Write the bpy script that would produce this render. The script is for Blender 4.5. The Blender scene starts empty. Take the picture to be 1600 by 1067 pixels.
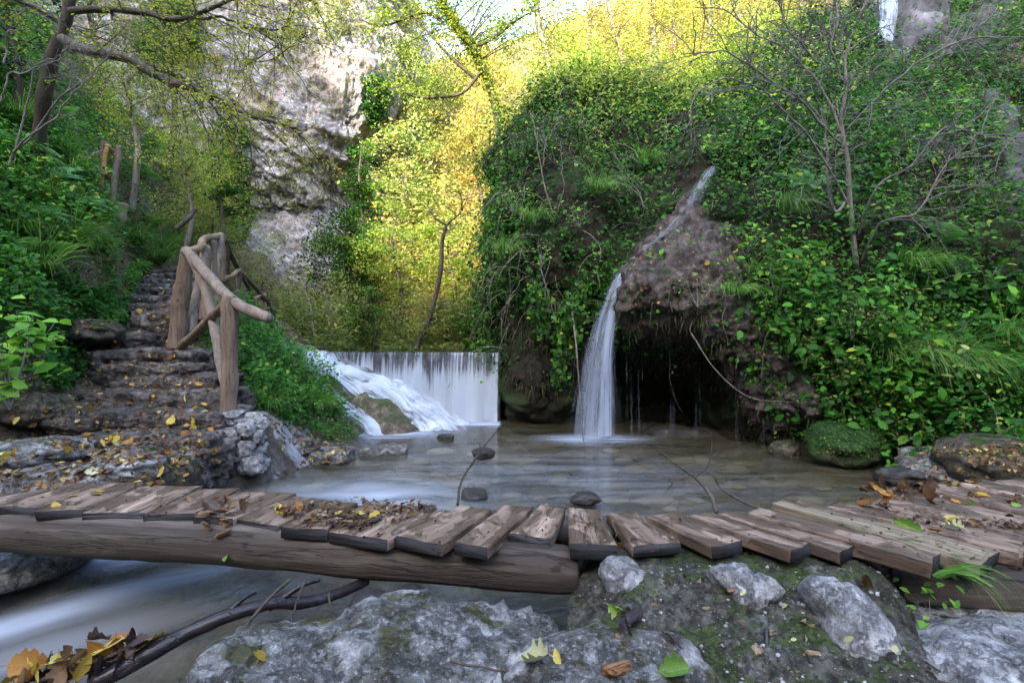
import bpy, math, random
import numpy as np
from mathutils import Vector, Matrix

R = math.radians
scene = bpy.context.scene
EYE = 1.5

# ------------------------------------------------------------------ camera, world, sun, exposure
cam_d = bpy.data.cameras.new('camera')
cam = bpy.data.objects.new('camera', cam_d)
scene.collection.objects.link(cam)
cam.location = (0, 0, EYE)
cam.rotation_euler = (R(90), 0, 0)
cam_d.sensor_width = 36
cam_d.lens = 18
cam_d.clip_start = .05
cam_d.clip_end = 600
scene.camera = cam
SUN_EL, SUN_AZ = R(28), R(200)          # from behind, over the left shoulder
world = bpy.data.worlds.new('World')
scene.world = world
world.use_nodes = True
wn = world.node_tree
sky = wn.nodes.new('ShaderNodeTexSky')
sky.sky_type = 'NISHITA'
sky.sun_disc = False
sky.sun_elevation = SUN_EL
sky.sun_rotation = SUN_AZ
sky.dust_density = 2.6
sky.air_density = .85
sky.ozone_density = .7
wn.links.new(sky.outputs[0], wn.nodes['Background'].inputs[0])
wn.nodes['Background'].inputs[1].default_value = .15
sun_d = bpy.data.lights.new('sun', 'SUN')
sun_d.energy = 2.1
sun_d.angle = R(.6)
sun_d.color = (1, .87, .66)
sun = bpy.data.objects.new('sun', sun_d)
scene.collection.objects.link(sun)
S = Vector((math.sin(SUN_AZ)*math.cos(SUN_EL), math.cos(SUN_AZ)*math.cos(SUN_EL), math.sin(SUN_EL)))
sun.rotation_euler = S.to_track_quat('Z', 'Y').to_euler()
scene.view_settings.view_transform = 'Standard'
scene.view_settings.look = 'None'
scene.view_settings.exposure = 3.45
scene.view_settings.gamma = 1
scene.cycles.max_bounces = 8
scene.cycles.diffuse_bounces = 4
scene.cycles.glossy_bounces = 3
scene.cycles.transmission_bounces = 3
scene.cycles.transparent_max_bounces = 24
scene.cycles.sample_clamp_indirect = 6

# ------------------------------------------------------------------ helpers
def W(px, py, d):
    return np.array(((px-800)*d/800, d, EYE-(py-533)*d/800))
def on_z(px, py, z):
    return W(px, py, (EYE-z)*800/(py-533))
def topx(P):
    P = np.asarray(P)
    y = np.maximum(P[..., 1], .05)
    return 800+800*P[..., 0]/y, 533-800*(P[..., 2]-EYE)/y

def _h(ix, iy, iz, seed):
    h = (ix.astype(np.uint32)*np.uint32(374761393) + iy.astype(np.uint32)*np.uint32(668265263)
         + iz.astype(np.uint32)*np.uint32(2147483647) + np.uint32(seed*974711+13))
    h = (h ^ (h >> np.uint32(13)))*np.uint32(1274126177)
    h = (h ^ (h >> np.uint32(16)))*np.uint32(2246822519)
    h = h ^ (h >> np.uint32(15))
    return h.astype(np.float64)/2147483648.0-1
def vnoise(p, seed=0):
    p = np.asarray(p, float)
    i = np.floor(p).astype(np.int64)
    f = p-i
    u = f*f*f*(f*(f*6-15)+10)
    r = 0
    for dx in (0, 1):
        for dy in (0, 1):
            for dz in (0, 1):
                w = (u[:, 0] if dx else 1-u[:, 0])*(u[:, 1] if dy else 1-u[:, 1])*(u[:, 2] if dz else 1-u[:, 2])
                r = r+w*_h(i[:, 0]+dx, i[:, 1]+dy, i[:, 2]+dz, seed)
    return r
def fbm(p, octv=4, seed=0, gain=.5, ridge=False):
    p = np.asarray(p, float)
    a, s, t = 1.0, 0, 0
    for k in range(octv):
        n = vnoise(p*(2.03**k)+17.3*k, seed+k)
        if ridge: n = 1-2*np.abs(n)
        s = s+a*n; t += a; a *= gain
    return s/t

def smooth(a, b, x):
    t = np.clip((np.asarray(x, float)-a)/(b-a), 0, 1)
    return t*t*(3-2*t)

def mk(name, V, F, mat=None, parent=None, attrs=None, smooth_=True, link=True):
    """one mesh object; F is a list of index arrays (m, k)"""
    V = np.asarray(V, float)
    me = bpy.data.meshes.new(name)
    me.vertices.add(len(V))
    me.vertices.foreach_set('co', V.ravel())
    if not isinstance(F, list): F = [F]
    F = [np.asarray(f, np.int32) for f in F if len(f)]
    idx = np.concatenate([f.ravel() for f in F])
    ln = np.concatenate([np.full(len(f), f.shape[1], np.int32) for f in F])
    st = np.concatenate(([0], np.cumsum(ln)[:-1])).astype(np.int32)
    me.loops.add(len(idx)); me.loops.foreach_set('vertex_index', idx)
    me.polygons.add(len(ln)); me.polygons.foreach_set('loop_start', st)
    if smooth_: me.polygons.foreach_set('use_smooth', np.ones(len(ln), bool))
    me.update(calc_edges=True); me.validate()
    for k, v in (attrs or {}).items():
        v = np.asarray(v, float)
        if v.ndim == 1:
            me.attributes.new(k, 'FLOAT', 'POINT').data.foreach_set('value', v)
        else:
            me.attributes.new(k, 'FLOAT_VECTOR', 'POINT').data.foreach_set('vector', v.ravel())
    if mat: me.materials.append(mat)
    o = bpy.data.objects.new(name, me)
    if link: scene.collection.objects.link(o)
    if parent is not None: o.parent = parent
    return o

def tag(o, label=None, cat=None, group=None, kind=None):
    if label: o['label'] = label
    if cat: o['category'] = cat
    if group: o['group'] = group
    if kind: o['kind'] = kind
    return o
def empty(name, loc, label, cat, group=None, rz=0):
    o = bpy.data.objects.new(name, None)
    scene.collection.objects.link(o)
    o.location = loc; o.rotation_euler = (0, 0, rz)
    o.empty_display_size = .1
    return tag(o, label, cat, group)
def copy_tree(o, parent=None):
    c = o.copy(); scene.collection.objects.link(c)
    if parent is not None: c.parent = parent
    for ch in list(o.children): copy_tree(ch, c)
    return c

class MB:
    def __init__(s): s.V = []; s.F = {}; s.n = 0; s.A = {}
    def add(s, V, F, **at):
        V = np.asarray(V, float)
        for f in (F if isinstance(F, list) else [F]):
            f = np.asarray(f)
            if len(f): s.F.setdefault(f.shape[1], []).append(f+s.n)
        for k, v in at.items():
            s.A.setdefault(k, []).append(np.broadcast_to(v, (len(V),)+np.shape(v)[1:]) if np.ndim(v) else np.full(len(V), v))
        s.V.append(V); s.n += len(V)
    def build(s, name, mat, parent=None, smooth_=True, org=None):
        V = np.concatenate(s.V)
        if org is not None: V = V-np.asarray(org)
        return mk(name, V, [np.concatenate(f) for f in s.F.values()], mat, parent,
                  {k: np.concatenate(v) for k, v in s.A.items()}, smooth_)

def catmull(P, n):
    """(m, k) control points to n points through all of them"""
    P = np.asarray(P, float)
    m = len(P)
    if m == 2: return P[0]+(P[1]-P[0])*np.linspace(0, 1, n).reshape((-1,)+(1,)*(P.ndim-1))
    E = np.concatenate(([2*P[0]-P[1]], P, [2*P[-1]-P[-2]]))
    t = np.linspace(0, m-1-1e-9, n)
    i = t.astype(int); f = (t-i).reshape((-1,)+(1,)*(P.ndim-1))
    a, b, c, d = E[i], E[i+1], E[i+2], E[i+3]
    return .5*(2*b+(c-a)*f+(2*a-5*b+4*c-d)*f*f+(3*b-a-3*c+d)*f**3)
def upsample(C, nu, nv):
    C = catmull(np.asarray(C, float), nu)
    return np.swapaxes(catmull(np.swapaxes(C, 0, 1), nv), 0, 1)
def gridF(nu, nv):
    i, j = np.meshgrid(np.arange(nu-1), np.arange(nv-1), indexing='ij')
    a = (i*nv+j).ravel()
    return np.stack((a, a+nv, a+nv+1, a+1), 1)
def gridN(G):
    n = np.cross(np.gradient(G, axis=0), np.gradient(G, axis=1))
    return n/np.maximum(np.linalg.norm(n, axis=-1, keepdims=True), 1e-9)
def face_cam(G, N):
    s = np.sign(((np.array((0, 0, EYE))-G)*N).sum(-1).mean())
    return N*s

def tube(P, rad, seg=8, rough=0, seed=0, cap=True):
    P = np.asarray(P, float); n = len(P)
    rad = np.broadcast_to(rad, (n,)) if np.ndim(rad) == 0 or len(rad) == n else np.interp(np.linspace(0, 1, n), np.linspace(0, 1, len(rad)), rad)
    T = np.gradient(P, axis=0); T /= np.maximum(np.linalg.norm(T, axis=1, keepdims=True), 1e-9)
    up = np.array((0, 0, 1.)) if abs(T[0, 2]) < .9 else np.array((1., 0, 0))
    U = np.zeros_like(P)
    u = np.cross(T[0], up); u /= np.linalg.norm(u)
    for k in range(n):
        u = u-T[k]*(u@T[k]); u /= max(np.linalg.norm(u), 1e-9); U[k] = u
    B = np.cross(T, U)
    a = np.linspace(0, 2*math.pi, seg, endpoint=False)
    V = P[:, None]+rad[:, None, None]*(np.cos(a)[None, :, None]*U[:, None]+np.sin(a)[None, :, None]*B[:, None])
    if rough:
        fl = V.reshape(-1, 3)
        d = fbm(fl*np.array((1, 1, 1))/max(rad.max()*2, .01), 3, seed)
        V = V+(V-P[:, None])*(d.reshape(n, seg, 1)*rough)
    V = V.reshape(-1, 3)
    i, j = np.meshgrid(np.arange(n-1), np.arange(seg), indexing='ij')
    j2 = (j+1) % seg
    Fq = np.stack(((i*seg+j).ravel(), (i*seg+j2).ravel(), ((i+1)*seg+j2).ravel(), ((i+1)*seg+j).ravel()), 1)
    if not cap: return V, [Fq]
    V = np.concatenate((V, [P[0]-T[0]*rad[0]*.1, P[-1]+T[-1]*rad[-1]*.1]))
    j = np.arange(seg); j2 = (j+1) % seg
    c0 = np.stack((np.full(seg, n*seg), j2, j), 1)
    c1 = np.stack((np.full(seg, n*seg+1), (n-1)*seg+j, (n-1)*seg+j2), 1)
    return V, [Fq, np.concatenate((c0, c1))]

def norm(v): return v/np.maximum(np.linalg.norm(v, axis=-1, keepdims=True), 1e-9)
_ico = {}
def ico(k):
    if k not in _ico:
        import bmesh
        bm = bmesh.new(); bmesh.ops.create_icosphere(bm, subdivisions=k, radius=1)
        _ico[k] = (np.array([v.co[:] for v in bm.verts]), np.array([[v.index for v in f.verts] for f in bm.faces]))
        bm.free()
    return _ico[k]
def rock(size, seed, k=4, pw=2.6, amp=.16, fine=.05, rot=(0, 0, 0), fr=1.3):
    V, F = ico(k)
    V = V/((np.abs(V)**pw).sum(1)**(1/pw))[:, None]
    n = V/np.linalg.norm(V, axis=1, keepdims=True)
    V = V*(1+amp*fbm(n*fr+seed*3.1, 3, seed)[:, None]*1.6)
    V = V*np.asarray(size)
    s = min(size)
    V = V+n*(fbm(V/s*1.6+seed, 5, seed+7, .58, ridge=True)[:, None]*fine*s*1.5)
    M = np.array(Matrix.Rotation(rot[2], 3, 'Z') @ Matrix.Rotation(rot[1], 3, 'Y') @ Matrix.Rotation(rot[0], 3, 'X'))
    return V@M.T, F

def frames(n, rng):
    n = n/np.maximum(np.linalg.norm(n, axis=1, keepdims=True), 1e-9)
    r = rng.normal(size=n.shape)
    t = np.cross(n, r); t /= np.maximum(np.linalg.norm(t, axis=1, keepdims=True), 1e-9)
    return t, np.cross(n, t), n
LEAF = {
 'kite': (np.array([(0, -.5, 0), (.27, 0, .07), (0, .5, -.06), (-.27, 0, .07)]), [np.array([(0, 1, 2), (0, 2, 3)])]),
 'oval': (np.array([(0, -.5, 0), (.25, -.2, .06), (.25, .15, .05), (0, .5, -.1), (-.25, .15, .05), (-.25, -.2, .06), (0, 0, -.01)]),
          [np.array([(0, 1, 2, 6), (6, 2, 3, 4), (0, 6, 4, 5)])]),
 'ivy': (np.array([(0, -.4, 0), (.28, -.5, .03), (.5, -.1, .05), (.25, .05, .03), (0, .5, -.08), (-.25, .05, .03), (-.5, -.1, .05), (-.28, -.5, .03)]),
         [np.array([(0, 1, 2, 3), (0, 3, 4, 5), (0, 5, 6, 7)])]),
 'blade': (np.array([(0, -.5, 0), (.07, 0, .03), (0, .5, -.12), (-.07, 0, .03)]), [np.array([(0, 1, 2), (0, 2, 3)])]),
}
def leaves(C, N, size, rng, shape='kite', droop=None):
    """geometry for many leaves: V, F, rnd"""
    T, Fs = LEAF[shape]
    t, b, n = frames(N, rng)
    if droop is not None:
        b = b*(1-droop)+np.array((0, 0, -1.))*droop
        b /= np.linalg.norm(b, axis=1, keepdims=True)
        t = np.cross(b, n); t /= np.maximum(np.linalg.norm(t, axis=1, keepdims=True), 1e-9)
        n = np.cross(t, b)
    s = np.broadcast_to(size, (len(C),))[:, None, None]
    V = C[:, None]+s*(T[None, :, 0:1]*t[:, None]+T[None, :, 1:2]*b[:, None]+T[None, :, 2:3]*n[:, None])
    k = len(T); off = np.arange(len(C))*k
    F = [(f[None]+off[:, None, None]).reshape(-1, f.shape[1]) for f in Fs]
    return V.reshape(-1, 3), F, k

def in_poly(x, y, poly):
    x = np.asarray(x); y = np.asarray(y)
    r = np.zeros(x.shape, bool)
    n = len(poly)
    for i in range(n):
        x0, y0 = poly[i]; x1, y1 = poly[(i+1) % n]
        c = ((y0 > y) != (y1 > y)) & (x < (x1-x0)*(y-y0)/((y1-y0) or 1e-9)+x0)
        r ^= c
    return r

# ------------------------------------------------------------------ materials
def newmat(name):
    m = bpy.data.materials.new(name); m.use_nodes = True
    nt = m.node_tree; nt.nodes.clear()
    out = nt.nodes.new('ShaderNodeOutputMaterial')
    return m, nt, out
def nd(nt, t, **kw):
    n = nt.nodes.new('ShaderNode'+t)
    for k, v in kw.items():
        if k in n.inputs: n.inputs[k].default_value = v
        else: setattr(n, k, v)
    return n
def ramp(nt, src, stops, interp='LINEAR'):
    r = nt.nodes.new('ShaderNodeValToRGB')
    r.color_ramp.interpolation = interp
    e = r.color_ramp.elements
    while len(e) < len(stops): e.new(.5)
    for i, (p, c) in enumerate(stops):
        e[i].position = p
        e[i].color = (c, c, c, 1) if np.ndim(c) == 0 else (*c, 1)
    nt.links.new(src, r.inputs[0])
    return r.outputs[0]
def mix(nt, fac, a, b, mode='MIX'):
    m = nt.nodes.new('ShaderNodeMix'); m.data_type = 'RGBA'; m.blend_type = mode
    for s, v in ((m.inputs[0], fac), (m.inputs[6], a), (m.inputs[7], b)):
        if hasattr(v, 'links'): nt.links.new(v, s)
        elif np.ndim(v) == 0: s.default_value = v
        else: s.default_value = (*v, 1)
    return m.outputs[2]
def math_(nt, op, a, b=0.0, clamp=False):
    m = nt.nodes.new('ShaderNodeMath'); m.operation = op; m.use_clamp = clamp
    for s, v in ((m.inputs[0], a), (m.inputs[1], b)):
        if hasattr(v, 'links'): nt.links.new(v, s)
        else: s.default_value = v
    return m.outputs[0]
def coords(nt, kind='Object', scale=(1, 1, 1), rot=(0, 0, 0)):
    tc = nt.nodes.new('ShaderNodeTexCoord')
    mp = nd(nt, 'Mapping')
    mp.inputs['Scale'].default_value = scale
    mp.inputs['Rotation'].default_value = rot
    nt.links.new(tc.outputs[kind], mp.inputs[0])
    return mp.outputs[0]
def noise(nt, vec, scale, detail=5, rough=.55, dist=0):
    n = nd(nt, 'TexNoise', Scale=scale, Detail=detail, Roughness=rough, Distortion=dist)
    nt.links.new(vec, n.inputs['Vector'])
    return n.outputs[0]
def bump(nt, h, strength, dist=.02, prev=None):
    b = nd(nt, 'Bump', Strength=strength, Distance=dist)
    nt.links.new(h, b.inputs['Height'])
    if prev is not None: nt.links.new(prev, b.inputs['Normal'])
    return b.outputs[0]
def bsdf(nt, out, col, rough=.8, spec=.3, normal=None):
    p = nd(nt, 'BsdfPrincipled')
    for s, v in ((p.inputs['Base Color'], col), (p.inputs['Roughness'], rough), (p.inputs['Specular IOR Level'], spec)):
        if hasattr(v, 'links'): nt.links.new(v, s)
        elif np.ndim(v) == 0: s.default_value = v
        else: s.default_value = (*v, 1)
    if normal is not None: nt.links.new(normal, p.inputs['Normal'])
    if out is not None: nt.links.new(p.outputs[0], out.inputs[0])
    return p.outputs[0]

def leaf_mat(name, stops, trans=.35, gloss=.12, tcol=1.6, rough=.42):
    m, nt, out = newmat(name)
    a = nd(nt, 'Attribute', attribute_name='rnd')
    oi = nd(nt, 'ObjectInfo')
    c = ramp(nt, a.outputs['Fac'], stops)
    p = bsdf(nt, None, c, rough, gloss)
    t = nd(nt, 'BsdfTranslucent')
    tc = mix(nt, 1.0, c, (tcol, tcol, tcol*.6), 'MULTIPLY')
    nt.links.new(tc, t.inputs[0])
    ms = nd(nt, 'MixShader', Fac=trans)
    nt.links.new(p, ms.inputs[1]); nt.links.new(t.outputs[0], ms.inputs[2])
    nt.links.new(ms.outputs[0], out.inputs[0])
    return m

def rock_mat(name, cols, sc=1.0, moss=.0, mosscol=(.03, .05, .012), rough=.8, bmp=.6, crack_=.0):
    """cols: three stone tones; moss: share of the upward faces that carry moss"""
    m, nt, out = newmat(name)
    v = coords(nt)
    n1 = noise(nt, v, 1.6*sc, 8, .62, .4)
    n2 = noise(nt, v, 7*sc, 8, .65)
    n3 = noise(nt, v, 34*sc, 6, .7)
    c = ramp(nt, n1, [(.3, cols[0]), (.5, cols[1]), (.68, cols[2])])
    c = mix(nt, ramp(nt, n2, [(.36, 0.75), (.62, 0.0)]), c, tuple(x*.35 for x in cols[0]))
    c = mix(nt, ramp(nt, n3, [(.55, 0.0), (.72, .55)]), c, tuple(min(x*1.3, .75) for x in cols[2]))
    n4 = noise(nt, v, 90*sc, 4, .7)
    c = mix(nt, ramp(nt, n4, [(.56, 0.0), (.66, .75)]), c, tuple(x*.3 for x in cols[0]))
    dn = noise(nt, v, 3.3*sc, 9, .72, .15)
    c = mix(nt, ramp(nt, dn, [(.488, 0.0), (.5, .4), (.512, 0.0)]), c, tuple(x*.3 for x in cols[0]))
    crack = ramp(nt, dn, [(.47, 1.0), (.5, 0.0), (.53, 1.0)])
    rg = rough
    if moss:
        g = nd(nt, 'NewGeometry')
        sx = nd(nt, 'SeparateXYZ'); nt.links.new(g.outputs['Normal'], sx.inputs[0])
        mm = math_(nt, 'ADD', math_(nt, 'MULTIPLY', sx.outputs[2], .35), noise(nt, v, 2.4*sc, 7, .65))
        mk_ = ramp(nt, mm, [(1.02-moss*.75, 0.0), (1.12-moss*.75, 1.0)])
        mc = mix(nt, n3, tuple(x*.5 for x in mosscol), tuple(x*1.9 for x in mosscol))
        c = mix(nt, mk_, c, mc)
    h = math_(nt, 'ADD', math_(nt, 'MULTIPLY', n2, 1.0), math_(nt, 'MULTIPLY', n3, .35))
    h = math_(nt, 'ADD', h, math_(nt, 'ADD', math_(nt, 'MULTIPLY', crack, .3), math_(nt, 'MULTIPLY', n4, .2)))
    nrm = bump(nt, h, bmp, .05/sc)
    bsdf(nt, out, c, rg, .2, nrm)
    return m

def wood_mat(name, c0, c1, c2, axis=0, sc=1.0, wet=False, bmp=.5, rough=.75, split=.8, moss=0):
    m, nt, out = newmat(name)
    s = [26, 26, 26]; s[axis] = 1.6
    s = tuple(x*sc for x in s)
    v = coords(nt, 'Object', s)
    oi = nd(nt, 'ObjectInfo')
    off = nd(nt, 'VectorMath', operation='MULTIPLY_ADD')
    cb = nd(nt, 'CombineXYZ'); 
    for k in range(3): nt.links.new(oi.outputs['Random'], cb.inputs[k])
    nt.links.new(cb.outputs[0], off.inputs[0]); off.inputs[1].default_value = (37, 53, 71); nt.links.new(v, off.inputs[2])
    v = off.outputs[0]
    n1 = noise(nt, v, 1.0, 8, .65, .3)
    n0 = noise(nt, v, .22, 4, .5, .3)
    c = ramp(nt, n1, [(.3, c0), (.5, c1), (.7, c2)])
    c = mix(nt, ramp(nt, n0, [(.38, .0), (.64, .7)]), c, c0)
    tv = mix(nt, math_(nt, 'MULTIPLY', oi.outputs['Random'], .5), c, tuple(x*.6 for x in c1))
    c = tv
    rg = rough
    if wet:
        v2 = coords(nt, 'Object', (3.0, 5, 5))
        o2 = nd(nt, 'VectorMath', operation='ADD'); nt.links.new(v2, o2.inputs[0]); nt.links.new(cb.outputs[0], o2.inputs[1])
        w = ramp(nt, noise(nt, o2.outputs[0], 1.4, 6, .6, .5), [(.47, 0.0), (.51, 1.0)])
        c = mix(nt, math_(nt, 'MULTIPLY', w, .75), c, tuple(x*.55 for x in (c0[0], c0[1]*.98, c0[2]*.85)))
        rg = ramp(nt, w, [(0, rough), (1, .42)])
        d = ramp(nt, noise(nt, coords(nt, 'Object', (9, 9, 9)), 2.5, 5, .7), [(.62, 0.0), (.68, 1.0)])
        c = mix(nt, math_(nt, 'MULTIPLY', d, .7), c, (.02, .014, .01))
    if moss:
        mm = ramp(nt, noise(nt, coords(nt, 'Object', (5, 5, 5)), 1.5, 6, .6), [(.62-moss*.2, 0.0), (.74-moss*.2, .8)])
        c = mix(nt, mm, c, (.05, .06, .02))
    sp_ = ramp(nt, noise(nt, v, .55, 5, .6, .2), [(.488, 0.0), (.5, 1.0), (.512, 0.0)])
    c = mix(nt, math_(nt, 'MULTIPLY', sp_, split), c, tuple(x*.18 for x in c0))
    kn = noise(nt, coords(nt, 'Object', (5, 9, 9)), 1.3, 3, .6)
    c = mix(nt, ramp(nt, kn, [(.66, 0.0), (.7, .7)]), c, tuple(x*.3 for x in c0))
    nrm = bump(nt, math_(nt, 'SUBTRACT', n1, math_(nt, 'MULTIPLY', sp_, .5)), bmp, .012)
    bsdf(nt, out, c, rg, .3, nrm)
    return m

M = {}
# broad leaf tones (albedo), dark to light with a few autumn ones
M['ivy'] = leaf_mat('ivy_leaf', [(0, (.008, .028, .006)), (.35, (.018, .062, .01)), (.65, (.038, .125, .015)), (.88, (.09, .24, .025)), (1, (.22, .27, .04))])
M['bramble'] = leaf_mat('bramble_leaf', [(0, (.01, .04, .008)), (.4, (.024, .09, .014)), (.7, (.05, .18, .02)), (.9, (.12, .32, .03)), (1, (.3, .33, .05))])
M['bright'] = leaf_mat('bright_leaf', [(0, (.07, .2, .03)), (.5, (.13, .32, .04)), (1, (.24, .44, .06))])
M['fern'] = leaf_mat('fern_leaf', [(0, (.05, .15, .045)), (.6, (.1, .26, .08)), (1, (.2, .36, .1))])
M['grassy'] = leaf_mat('grass_blade', [(0, (.05, .13, .03)), (.5, (.1, .23, .045)), (.85, (.2, .33, .08)), (1, (.36, .34, .14))])
M['yellow'] = leaf_mat('yellow_leaf', [(0, (.16, .23, .035)), (.45, (.31, .37, .055)), (.8, (.48, .46, .09)), (1, (.52, .37, .09))], .45, .25, 1.25)
M['gold'] = leaf_mat('gold_leaf', [(0, (.17, .2, .05)), (.4, (.38, .36, .1)), (.75, (.54, .43, .13)), (1, (.56, .33, .09))], .4, .2, 1.15)
M['spring'] = leaf_mat('yellow_green_leaf', [(0, (.11, .19, .03)), (.5, (.23, .33, .05)), (1, (.42, .43, .08))], .45, .25, 1.3)
M['olive'] = leaf_mat('olive_leaf', [(0, (.06, .09, .025)), (.5, (.13, .17, .04)), (.9, (.24, .25, .06)), (1, (.34, .28, .07))])
M['palegreen'] = leaf_mat('pale_green_leaf', [(0, (.13, .2, .05)), (.5, (.24, .33, .08)), (1, (.38, .44, .12))], .35, .3, 1.2)
M['drystem'] = rock_mat('dry_stem', [(.1, .085, .065), (.2, .18, .15), (.34, .31, .27)], 6)
M['bark'] = wood_mat('bark', (.035, .028, .022), (.075, .062, .05), (.14, .12, .1), 2, .6, bmp=.9, moss=.4)
M['palebark'] = wood_mat('pale_bark', (.1, .085, .065), (.2, .175, .14), (.32, .29, .24), 2, .6, bmp=.7)
M['twig'] = wood_mat('twig_bark', (.1, .09, .085), (.2, .185, .175), (.34, .32, .31), 2, 1)
M['plank'] = wood_mat('weathered_plank', (.1, .066, .046), (.27, .192, .14), (.5, .385, .3), 0, 1, wet=True, bmp=.7)
M['plank_moss'] = wood_mat('mossy_plank', (.11, .085, .055), (.25, .2, .13), (.44, .37, .26), 0, 1, moss=.35, bmp=.8)
M['endgrain'] = wood_mat('dark_sawn_end_grain', (.016, .015, .016), (.035, .034, .037), (.07, .066, .068), 1, .8, bmp=.8)
M['log'] = wood_mat('weathered_log', (.018, .014, .011), (.085, .066, .05), (.3, .25, .21), 0, .55, bmp=.9, split=.3)
M['post'] = wood_mat('debarked_post', (.1, .07, .05), (.2, .145, .105), (.3, .235, .18), 2, .8, bmp=.7)
M['rail'] = wood_mat('debarked_rail', (.15, .105, .065), (.29, .215, .14), (.42, .33, .23), 0, .6, bmp=.7)
M['newwood'] = wood_mat('new_orange_wood', (.28, .15, .06), (.4, .23, .1), (.5, .32, .15), 0, .6, bmp=.4)
M['wetlog'] = wood_mat('wet_dark_branch', (.012, .01, .012), (.03, .025, .027), (.07, .06, .07), 0, .8, rough=.22, bmp=.5)
M['chip'] = wood_mat('bark_chip', (.1, .045, .02), (.22, .11, .05), (.34, .19, .1), 0, 1.5, bmp=.9)
M['cliff'] = None
M['stone'] = rock_mat('pale_stone', [(.06, .055, .045), (.22, .215, .2), (.5, .5, .49)], 2.4, moss=.2, bmp=1.0)
M['whitestone'] = rock_mat('white_limestone', [(.13, .13, .125), (.36, .365, .37), (.66, .67, .68)], 2.6, moss=.05, bmp=1.0)
M['boulder'] = rock_mat('pale_boulder', [(.06, .056, .046), (.22, .218, .21), (.6, .6, .6)], 2.0, moss=.26, mosscol=(.05, .05, .022), bmp=1.0)
M['mossrock'] = rock_mat('mossy_rock', [(.06, .05, .035), (.13, .115, .085), (.24, .22, .18)], 2.2, moss=.36, mosscol=(.028, .045, .012), bmp=1.0)
M['mossy'] = rock_mat('thick_moss_rock', [(.03, .04, .018), (.06, .075, .03), (.1, .1, .06)], 1.8, moss=.7, mosscol=(.02, .045, .012), bmp=1.0)
M['pebble'] = rock_mat('river_stone', [(.02, .02, .021), (.055, .052, .048), (.12, .112, .1)], 4, rough=.45)
M['step'] = rock_mat('dark_worn_step', [(.035, .03, .026), (.12, .106, .096), (.33, .3, .28)], 2.0, moss=.22, mosscol=(.03, .045, .014), rough=.6, bmp=.9)
M['abut'] = rock_mat('mossy_rubble_concrete', [(.03, .029, .021), (.078, .074, .056), (.17, .168, .15)], 3.2, moss=.3, mosscol=(.035, .05, .014), bmp=1.0)

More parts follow.
